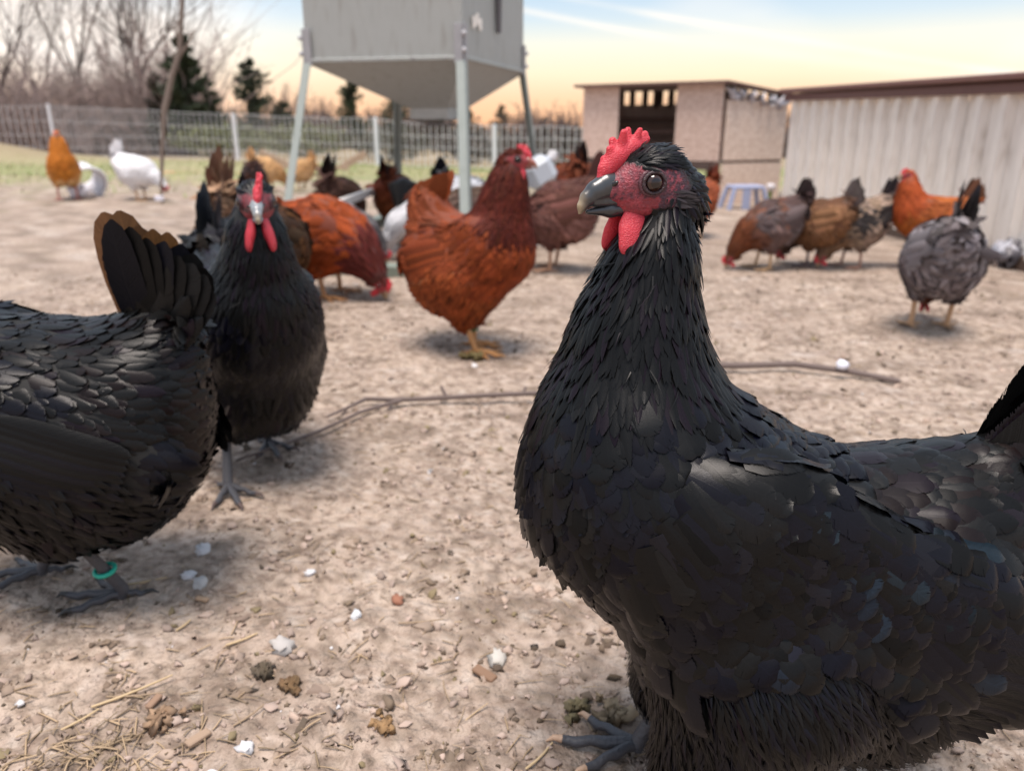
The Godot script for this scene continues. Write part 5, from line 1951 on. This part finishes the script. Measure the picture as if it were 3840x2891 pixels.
	hen("rust_hen", "chestnut red hen pecking the ground beside the feeder's front skid, facing right", "hen", Vector3(-0.540, 0, -2.22), -0.40, 1.08, grazing(), rust2, 2, {})
	var brown := coat(Color(0.10, 0.040, 0.032), Color(0.115, 0.048, 0.038), Color(0.105, 0.050, 0.042), Color(0.125, 0.055, 0.045), Color(0.20, 0.10, 0.085), Color(0.075, 0.035, 0.03), Color(0.42, 0.24, 0.15), 0.3)
	hen("brown_hen", "dull red brown hen pecking, head down, just left of the near hen's neck", "hen", Vector3(0.155, 0, -2.63), PI - 0.45, 1.0, pecking(), brown, 2, {"key": "peck2"})
	var grizzle := coat(Color(0.13, 0.045, 0.022), Color(0.14, 0.065, 0.045), Color(0.085, 0.055, 0.050), Color(0.105, 0.080, 0.080), Color(0.14, 0.11, 0.11), Color(0.030, 0.022, 0.022), Color(0.52, 0.33, 0.18), 0.35)
	hen("brown_hen", "dark brown hen pecking with blackish raised tail, first from the coop along the metal shed", "hen", Vector3(0.88, 0, -2.66), PI + 0.12, 0.79, pecking(), grizzle, 2, {"key": "peck2"})
	var tan_ := coat(Color(0.12, 0.075, 0.06), Color(0.15, 0.078, 0.045), Color(0.17, 0.085, 0.05), Color(0.25, 0.13, 0.07), Color(0.20, 0.10, 0.05), Color(0.11, 0.09, 0.085), Color(0.12, 0.09, 0.09), 0.35)
	p = pecking()
	hen("tan_hen", "rusty tan hen with grey legs, between the dark brown hen and the grey tailed one", "hen", Vector3(1.06, 0, -2.70), PI * 0.5 + 0.7, 0.78, p, tan_, 2, {"key": "peck2"})
	var ash := coat(Color(0.17, 0.10, 0.06), Color(0.24, 0.17, 0.12), Color(0.30, 0.22, 0.17), Color(0.035, 0.03, 0.03), Color(0.24, 0.17, 0.14), Color(0.13, 0.11, 0.115), Color(0.35, 0.2, 0.15), 0.4, Color(0.06, 0.05, 0.05, 0.15))
	hen("ash_hen", "pale ash brown hen with a blackish wing, bending down by the metal shed", "hen", Vector3(1.20, 0, -2.70), PI + 0.25, 0.78, pecking(), ash, 2, {"key": "peck2", "tail_tip": Color(0.03, 0.025, 0.03)})
	var ginger := coat(Color(0.34, 0.072, 0.024), Color(0.36, 0.105, 0.028), Color(0.34, 0.10, 0.03), Color(0.30, 0.085, 0.03), Color(0.55, 0.30, 0.11), Color(0.12, 0.055, 0.035), Color(0.5, 0.3, 0.15), 0.3)
	p = standing()
	p.merge({"head": Vector3(0.130, 0.395, 0), "n2": Vector3(0.12, 0.368, 0), "tail_dir": [2.1, 2.75]}, true)
	hen("ginger_hen", "bright ginger hen with buff belly standing against the metal shed, facing left", "hen", Vector3(1.43, 0, -2.68), PI + 0.1, 0.80, p, ginger, 2, {"comb": 0.9})
	var slate := coat(Color(0.13, 0.05, 0.03), Color(0.12, 0.09, 0.09), Color(0.135, 0.115, 0.115), Color(0.16, 0.145, 0.155), Color(0.17, 0.145, 0.15), Color(0.028, 0.024, 0.026), Color(0.55, 0.34, 0.19), 0.45, Color(0.30, 0.27, 0.28, 0.22))
	p = pecking()
	p.merge({"tail_dir": [1.5, 2.1], "tail_len": 0.120, "tail": Vector3(-0.112, 0.285, 0), "foot": [Vector3(0.02, 0, 0.04), Vector3(0.0, 0, -0.05)]}, true)
	hen("slate_hen", "mottled slate grey hen seen from behind by the shed, black pointed tail up", "hen", Vector3(1.03, 0, -1.84), 1.22, 0.90, p, slate, 2, {"tail_w": 0.042, "tail_side": 0.18})
	# by the coop
	var red := coat(Color(0.20, 0.055, 0.03), Color(0.25, 0.07, 0.035), Color(0.24, 0.065, 0.03), Color(0.24, 0.065, 0.03), Color(0.28, 0.08, 0.04), Color(0.18, 0.05, 0.03), Color(0.5, 0.3, 0.15), 0.3)
	hen("rust_hen", "rust hen half hidden behind the near hen's nape, before the coop leg", "hen", Vector3(0.80, 0, -3.42), PI + 0.75, 0.80, pecking(), red, 3, {"key": "peck3"})
	hen("dark_hen", "dark hen in the shade under the coop floor", "hen", Vector3(1.12, 0, -5.35), 0.5, 0.62, standing(), coat(Color(0.08, 0.03, 0.02), Color(0.05, 0.04, 0.04), Color(0.05, 0.04, 0.045), Color(0.05, 0.045, 0.05), Color(0.06, 0.05, 0.05), Color(0.03, 0.03, 0.03), Color(0.3, 0.2, 0.15)), 3, {"key": "stand3"})
	# under the feeder
	var rusty := coat(Color(0.15, 0.045, 0.028), Color(0.26, 0.075, 0.03), Color(0.22, 0.06, 0.028), Color(0.20, 0.055, 0.03), Color(0.28, 0.085, 0.035), Color(0.045, 0.028, 0.028), Color(0.5, 0.3, 0.15), 0.35)
	hen("rust_hen", "rust hen with a dark tail seen from behind, beneath the hopper by the back leg", "hen", Vector3(-0.50, 0, -3.40), PI * 0.5 - 0.15, 0.92, pecking(), rusty, 2, {"key": "peck2"})
	var white := coat(Color(0.74, 0.74, 0.76), Color(0.76, 0.76, 0.78), Color(0.76, 0.76, 0.78), Color(0.76, 0.76, 0.78), Color(0.72, 0.72, 0.74), Color(0.75, 0.75, 0.77), Color(0.5, 0.3, 0.15), 0.06)
	p = pecking()
	p.merge({"n1": Vector3(0.165, 0.130, 0), "n2": Vector3(0.205, 0.075, 0), "head": Vector3(0.228, 0.045, 0), "r1": 0.042, "look": Vector3(0.7, -0.7, 0), "tail_len": 0.05, "tail_dir": [2.6, 3.0], "tail": Vector3(-0.112, 0.255, 0)}, true)
	hen("white_hen", "white hen stretching its neck to the ground, behind the tail of the tall chestnut hen", "hen", Vector3(-0.255, 0, -2.88), PI + 0.1, 0.98, p, white, 2, {"comb": 0.5, "wattle": 0.5})
	hen("pied_hen", "rust and white hen with a black upright tail, behind the near feeder leg", "hen", Vector3(-0.17, 0, -3.30), 0.35, 0.9, pecking(), coat(Color(0.22, 0.06, 0.03), Color(0.6, 0.58, 0.55), Color(0.62, 0.60, 0.58), Color(0.7, 0.68, 0.66), Color(0.3, 0.2, 0.16), Color(0.012, 0.012, 0.015), Color(0.5, 0.3, 0.15)), 3, {"key": "peck3", "tail_w": 0.03})
	hen("brown_hen", "brown hen low behind the back of the tall chestnut hen", "hen", Vector3(-0.17, 0, -2.72), PI - 0.35, 0.9, pecking(), coat(Color(0.12, 0.08, 0.065), Color(0.13, 0.085, 0.065), Color(0.12, 0.08, 0.06), Color(0.12, 0.08, 0.065), Color(0.15, 0.1, 0.08), Color(0.08, 0.05, 0.04), Color(0.4, 0.25, 0.15)), 3, {"key": "peck3"})
	hen("rust_hen", "rust hen with a black tail edge, behind the white jug right of the feeder", "hen", Vector3(0.245, 0, -3.55), PI * 0.5 + 0.3, 1.05, pecking(), rusty, 3, {"key": "peck3", "tail_w": 0.05})
	# left of the feeder
	var barred := coat(Color(0.16, 0.15, 0.16), Color(0.20, 0.19, 0.20), Color(0.22, 0.21, 0.22), Color(0.15, 0.145, 0.155), Color(0.26, 0.25, 0.26), Color(0.14, 0.14, 0.15), Color(0.5, 0.4, 0.3), 0.5, Color(0.03, 0.03, 0.035, 0.4))
	hen("barred_hen", "grey and black speckled hen bent down behind the pecking chestnut hen", "hen", Vector3(-0.60, 0, -2.72), 0.15, 0.85, grazing(), barred, 3, {})
	var dusk := coat(Color(0.09, 0.05, 0.04), Color(0.10, 0.055, 0.042), Color(0.115, 0.062, 0.048), Color(0.12, 0.065, 0.05), Color(0.14, 0.085, 0.07), Color(0.018, 0.014, 0.014), Color(0.4, 0.25, 0.15), 0.3)
	p = pecking()
	p.merge({"tail_dir": [1.45, 1.95], "tail_len": 0.13}, true)
	hen("brown_hen", "brown hen with a black upright tail, right behind the front left feeder leg", "hen", Vector3(-0.70, 0, -3.25), PI * 0.5 - 0.2, 0.9, p, dusk, 3, {})
	hen("brown_hen", "dark brown hen glimpsed between the facing black hen and the pecking chestnut hen", "hen", Vector3(-0.625, 0, -2.02), PI * 0.5, 0.95, pecking(), coat(Color(0.06, 0.03, 0.02), Color(0.10, 0.045, 0.02), Color(0.07, 0.035, 0.02), Color(0.05, 0.03, 0.02), Color(0.08, 0.04, 0.02), Color(0.03, 0.02, 0.02), Color(0.4, 0.25, 0.15)), 3, {"key": "peck3"})
	hen("dark_hen", "dark grey hen with pointed tail, seen just over the head of the facing black hen", "hen", Vector3(-1.62, 0, -5.0), PI * 0.5 + 0.35, 0.8, pecking(), coat(Color(0.05, 0.03, 0.025), Color(0.10, 0.05, 0.04), Color(0.09, 0.04, 0.03), Color(0.07, 0.05, 0.05), Color(0.10, 0.08, 0.08), Color(0.05, 0.055, 0.065), Color(0.3, 0.2, 0.15)), 3, {"key": "peck3"})
	var buff := coat(Color(0.60, 0.36, 0.17), Color(0.62, 0.38, 0.18), Color(0.60, 0.36, 0.17), Color(0.58, 0.34, 0.16), Color(0.66, 0.44, 0.25), Color(0.55, 0.33, 0.16), Color(0.5, 0.3, 0.15), 0.2)
	hen("buff_hen", "pale buff hen far off, left of the front left feeder leg", "hen", Vector3(-1.82, 0, -5.95), 0.6, 0.8, pecking(), buff, 3, {"key": "peck3"})
	hen("buff_hen", "pale buff hen far off, right of the front left feeder leg, mostly hidden", "hen", Vector3(-1.58, 0, -6.0), 2.6, 0.75, pecking(), buff, 3, {"key": "peck3"})
	var fawn := coat(Color(0.26, 0.16, 0.10), Color(0.38, 0.26, 0.18), Color(0.34, 0.22, 0.14), Color(0.30, 0.20, 0.14), Color(0.48, 0.35, 0.26), Color(0.17, 0.085, 0.055), Color(0.45, 0.3, 0.2), 0.5, Color(0.10, 0.05, 0.03, 0.2))
	p = pecking()
	p.merge({"tail_dir": [1.35, 1.95], "tail_len": 0.13, "tail": Vector3(-0.115, 0.300, 0), "rtail": 0.036}, true)
	hen("fawn_hen", "fawn hen seen from behind, tall ragged brown tail, beside the facing black hen", "hen", Vector3(-0.685, 0, -2.02), PI * 0.5 - 0.1, 1.0, p, fawn, 2, {"tail_w": 0.030, "tail_bend": 0.3})
	var blue := coat(Color(0.03, 0.032, 0.036), Color(0.030, 0.032, 0.038), Color(0.032, 0.034, 0.040), Color(0.032, 0.034, 0.042), Color(0.035, 0.036, 0.042), Color(0.030, 0.033, 0.042), Color(0.1, 0.1, 0.1), 0.3)
	p = pecking()
	p.merge({"tail_dir": [1.45, 2.1], "tail_len": 0.13, "tail": Vector3(-0.115, 0.262, 0)}, true)
	hen("slate_hen", "blue black hen seen from behind, tail a tall dark slab beside the fawn hen", "hen", Vector3(-0.615, 0, -1.68), PI * 0.5 + 0.1, 0.95, p, blue, 2, {"black": true, "tail_w": 0.05})
	# far left
	var orange := coat(Color(0.50, 0.17, 0.030), Color(0.50, 0.20, 0.040), Color(0.48, 0.18, 0.04), Color(0.45, 0.17, 0.04), Color(0.66, 0.42, 0.20), Color(0.35, 0.14, 0.04), Color(0.52, 0.20, 0.16), 0.28)
	p = standing()
	p.merge({"head": Vector3(0.105, 0.425, 0), "n2": Vector3(0.10, 0.395, 0), "n1": Vector3(0.098, 0.35, 0), "r1": 0.046, "r2": 0.032, "knee": Vector3(0.012, 0.115, 0.055), "foot": [Vector3(0.03, 0, 0.055), Vector3(0.03, 0, -0.055)]}, true)
	hen("orange_hen", "bright orange hen facing the lens at the far left, below the white fence post", "hen", Vector3(-2.92, 0, -5.2), -PI * 0.5 + 0.45, 0.97, p, orange, 2, {"comb": 0.7})
	p = pecking()
	p.merge({"tail_dir": [1.7, 2.25], "tail_len": 0.12, "chest": Vector3(0.075, 0.20, 0), "n1": Vector3(0.155, 0.155, 0), "n2": Vector3(0.19, 0.125, 0), "head": Vector3(0.215, 0.10, 0)}, true)
	hen("white_hen", "white hen bending down to the right on the open dirt, left of the sapling", "hen", Vector3(-2.43, 0, -5.15), -0.25, 0.95, p, white, 2, {"comb": 1.0})

# ------------------------------------------------------------------ litter on the dirt
func top(x: float, z: float) -> float:
	return gh(x, z) + gh_fine(x, z)

func debris() -> void:
	rng.seed = 991
	# loose crumbs, nobody could count them
	var mb := MB.new()
	for i in 11000:
		var d := 0.35 + 2.6 * pow(rng.randf(), 1.5)
		var x := rng.randf_range(-0.95, 0.95) * (d + 0.1)
		var z := -d
		if absf(x) > 1.4 or z < -2.7: continue
		var r := 0.0010 + 0.0042 * pow(rng.randf(), 4.5)
		var pick := rng.randf()
		var col := Color(0.44, 0.34, 0.285) * rng.randf_range(0.65, 1.1)
		if pick < 0.26: col = Color(0.14, 0.105, 0.075) * rng.randf_range(0.6, 1.5)
		elif pick < 0.272: col = Color(0.62, 0.60, 0.60)
		elif pick < 0.38: col = Color(0.22, 0.175, 0.10)
		lump(mb, Vector3(x, top(x, z) + r * 0.35, z), Vector3(r * rng.randf_range(0.8, 1.6), r * rng.randf_range(0.5, 0.9), r * rng.randf_range(0.8, 1.3)), col, 1.0, 3, 5)
	tag(put("dirt_crumbs", mb.mesh(), M.clod), "loose crumbs of dirt and dry droppings strewn over the yard", "crumbs", "", "stuff")
	var st := MB.new()
	for i in 2200:
		var d := 0.35 + 2.2 * pow(rng.randf(), 1.3)
		var x := rng.randf_range(-0.9, 0.9) * d
		var z := -d
		if rng.randf() < 0.12:
			x = -0.329 + rng.randfn(0, 0.05)
			z = -0.483 + rng.randfn(0, 0.03)
		var a := rng.randf() * TAU
		var L := rng.randf_range(0.006, 0.026)
		var w := rng.randf_range(0.0003, 0.0009)
		var dd := Vector3(cos(a), rng.randfn(0, 0.14), sin(a)) * L * 0.5
		var p := Vector3(x, top(x, z) + 0.0018, z)
		tube(st, [p - dd, p + Vector3(rng.randfn(0, 0.0006), 0.0006, 0), p + dd], [w, w, w * 0.6], 4, Color(0.48, 0.35, 0.22) * rng.randf_range(0.4, 1.0), false)
	tag(put("straw_litter", st.mesh(), M.straw), "fine bits of dry straw and grass scattered in the dust", "straw", "", "stuff")
	# dark scuffed clods
	var clods := MB.new()
	for i in 1100:
		var d := 0.45 + 2.3 * pow(rng.randf(), 1.2)
		var x := rng.randf_range(-0.9, 0.9) * d
		var z := -d
		var n := rng.randi_range(2, 7)
		var col := Color(0.19, 0.14, 0.10).lerp(Color(0.43, 0.33, 0.27), rng.randf())
		for k in n:
			var px := x + rng.randfn(0, 0.008)
			var pz := z + rng.randfn(0, 0.006)
			var r := 0.0014 + 0.0038 * pow(rng.randf(), 2.5)
			lump(clods, Vector3(px, top(px, pz) - r * 0.05, pz), Vector3(r * 1.4, r * 0.65, r), col * rng.randf_range(0.7, 1.3), 1.2, 4, 6)
	tag(put("dirt_clods", clods.mesh(), M.clod), "small dark clods scratched up by the hens", "clods", "", "stuff")
	# larger single things
	var white := Color(0.72, 0.72, 0.74)
	for q in [
		["white_stone", -0.364, -0.796, 0.010, white, "largest white stone in the open dirt, right of the green leg band"],
		["white_stone", -0.359, -0.740, 0.008, white, "pale stone just below the upper white stone right of the banded leg"],
		["white_stone", -0.340, -0.724, 0.0085, Color(0.62, 0.60, 0.58), "flat grey white stone beneath the pair right of the banded leg"],
		["white_stone", -0.226, -0.747, 0.006, white, "small white pebble alone, midway between the banded leg and the near hen's breast"],
		["white_stone", -0.160, -0.669, 0.006, Color(0.75, 0.78, 0.82), "bluish white pebble near the middle of the lower dirt"],
		["white_stone", -0.214, -0.493, 0.0075, white, "white stone at the lower middle edge, left of the dark droppings"],
		["white_stone", -0.221, -0.619, 0.012, Color(0.52, 0.49, 0.47), "wide dusty white crust left of the bluish pebble"],
		["white_stone", -0.013, -0.602, 0.011, Color(0.60, 0.57, 0.52), "knobbly pale lump beside the brown wood chip"],
		["red_stone", -0.121, -0.697, 0.0085, Color(0.36, 0.17, 0.11), "single red brown stone right of the middle of the dirt"],
		["dung_clump", -0.198, -0.565, 0.011, Color(0.17, 0.105, 0.055), "brown clump of dung below the dusty white crust"],
		["dung_clump", -0.229, -0.584, 0.011, Color(0.11, 0.085, 0.06), "dark flat clump of dung left of the brown one"],
		["dirt_clod", -0.295, -0.523, 0.015, Color(0.30, 0.20, 0.13), "round brown clod with a chip on it, bottom left of the photo"],
		["dirt_clod", 0.085, -0.534, 0.018, Color(0.31, 0.23, 0.145), "large tan clod behind the near hen's toe"],
		["dung_clump", 0.053, -0.540, 0.011, Color(0.19, 0.155, 0.085), "crumbly olive clump left of the large tan clod"],
		["dung_clump", -0.107, -0.515, 0.010, Color(0.26, 0.16, 0.08), "small tan brown clump of dung at the bottom, right of the white stone"],
		["dung_clump", -0.085, -1.575, 0.020, Color(0.13, 0.10, 0.04), "olive pat of dung under the foot of the tall chestnut hen"],
	]:
		var m := MB.new()
		var r: float = q[3]
		if q[0] == "white_stone" or q[0] == "red_stone":
			lump(m, Vector3.ZERO, Vector3(r * 1.0, r * 0.6, r * 0.8), (q[4] as Color) * 0.85, 0.4, 8, 12)
		else:
			r *= 0.8
			for k in 14:
				var o := Vector3(rng.randfn(0, 0.55), rng.randf() * 0.25, rng.randfn(0, 0.45)) * r
				lump(m, o, Vector3(r * 0.5, r * 0.36, r * 0.45) * rng.randf_range(0.35, 1.2), (q[4] as Color) * rng.randf_range(0.75, 1.25), 1.2, 6, 8)
		var o := put(q[0], m.mesh(), M.clod)
		o.position = Vector3(q[1], top(q[1], q[2]) + r * 0.28, q[2])
		tag(o, q[5], "stone" if (q[0] as String).ends_with("stone") else "clod", "", "")
	for q in [
		["straw", -0.334, -0.556, 0.066, 0.62, 0.0016, "longest pale straw, lying at a slant in the lower left dirt"],
		["straw", -0.330, -0.552, 0.050, 0.08, 0.0011, "thin dark straw crossing under the longest straw"],
		["straw", -0.262, -0.628, 0.030, 0.58, 0.0016, "short yellow straw right of the longest straw, higher up"],
		["straw", -0.407, -0.724, 0.058, 0.28, 0.0014, "tan stem pointing at the banded foot"],
		["straw", -0.330, -0.655, 0.018, 1.1, 0.0016, "stubby pale straw above the longest straw"],
		["straw", 0.022, -0.483, 0.034, 0.85, 0.0015, "pale stem at the bottom beside the near hen's toe"],
		["straw", -0.364, -0.523, 0.032, 0.85, 0.0014, "slanting reddish straw near the bottom left corner"],
		["straw", -0.091, -0.655, 0.045, 0.10, 0.0012, "thin brown stalk lying level below the red stone"],
		["straw", -0.058, -0.559, 0.032, -1.3, 0.0009, "hair thin straw standing across, left of the wood chip"],
		["straw", -0.222, -0.526, 0.030, 0.9, 0.0012, "pale straw between the dung clump and the bottom edge"],
	]:
		var m := MB.new()
		var L: float = q[3]
		var w: float = q[5]
		w *= 0.72
		tube(m, [Vector3(-L * 0.5, 0, 0), Vector3(-L * 0.2, L * 0.015, L * 0.035), Vector3(L * 0.12, L * 0.02, L * 0.03), Vector3(L * 0.5, 0.001, -L * 0.02)], [w, w * 1.1, w, w * 0.7], 6, Color(0.52, 0.39, 0.23) if w > 0.0009 else Color(0.33, 0.24, 0.16))
		var o := put(q[0], m.mesh(), M.straw)
		o.position = Vector3(q[1], top(q[1], q[2]) + w * 1.5 + 0.001, q[2])
		o.rotation.y = q[4]
		tag(o, q[6], "straw")
	for q in [[-0.025, -0.580, 0.023, -0.6, Color(0.22, 0.13, 0.08), "brown wood chip beside the knobbly pale lump"], [-0.327, -0.697, 0.014, -0.2, Color(0.38, 0.26, 0.17), "tan wood chip under the white stones right of the banded leg"], [-0.311, -0.545, 0.016, 1.3, Color(0.28, 0.18, 0.12), "small wood chip standing on the round brown clod"], [-0.255, -0.500, 0.02, 0.9, Color(0.34, 0.24, 0.17), "sliver of pale wood near the bottom, right of the brown clod"]]:
		var m := MB.new()
		box(m, Vector3.ZERO, Vector3(q[2], 0.004, q[2] * 0.42), Basis(), q[4], 0.001)
		var o := put("wood_chip", m.mesh(), M.straw)
		o.position = Vector3(q[0], top(q[0], q[1]) + 0.0035, q[1])
		o.rotation = Vector3(rng.randfn(0, 0.15), q[3], rng.randfn(0, 0.15))
		tag(o, q[5], "wood chip")
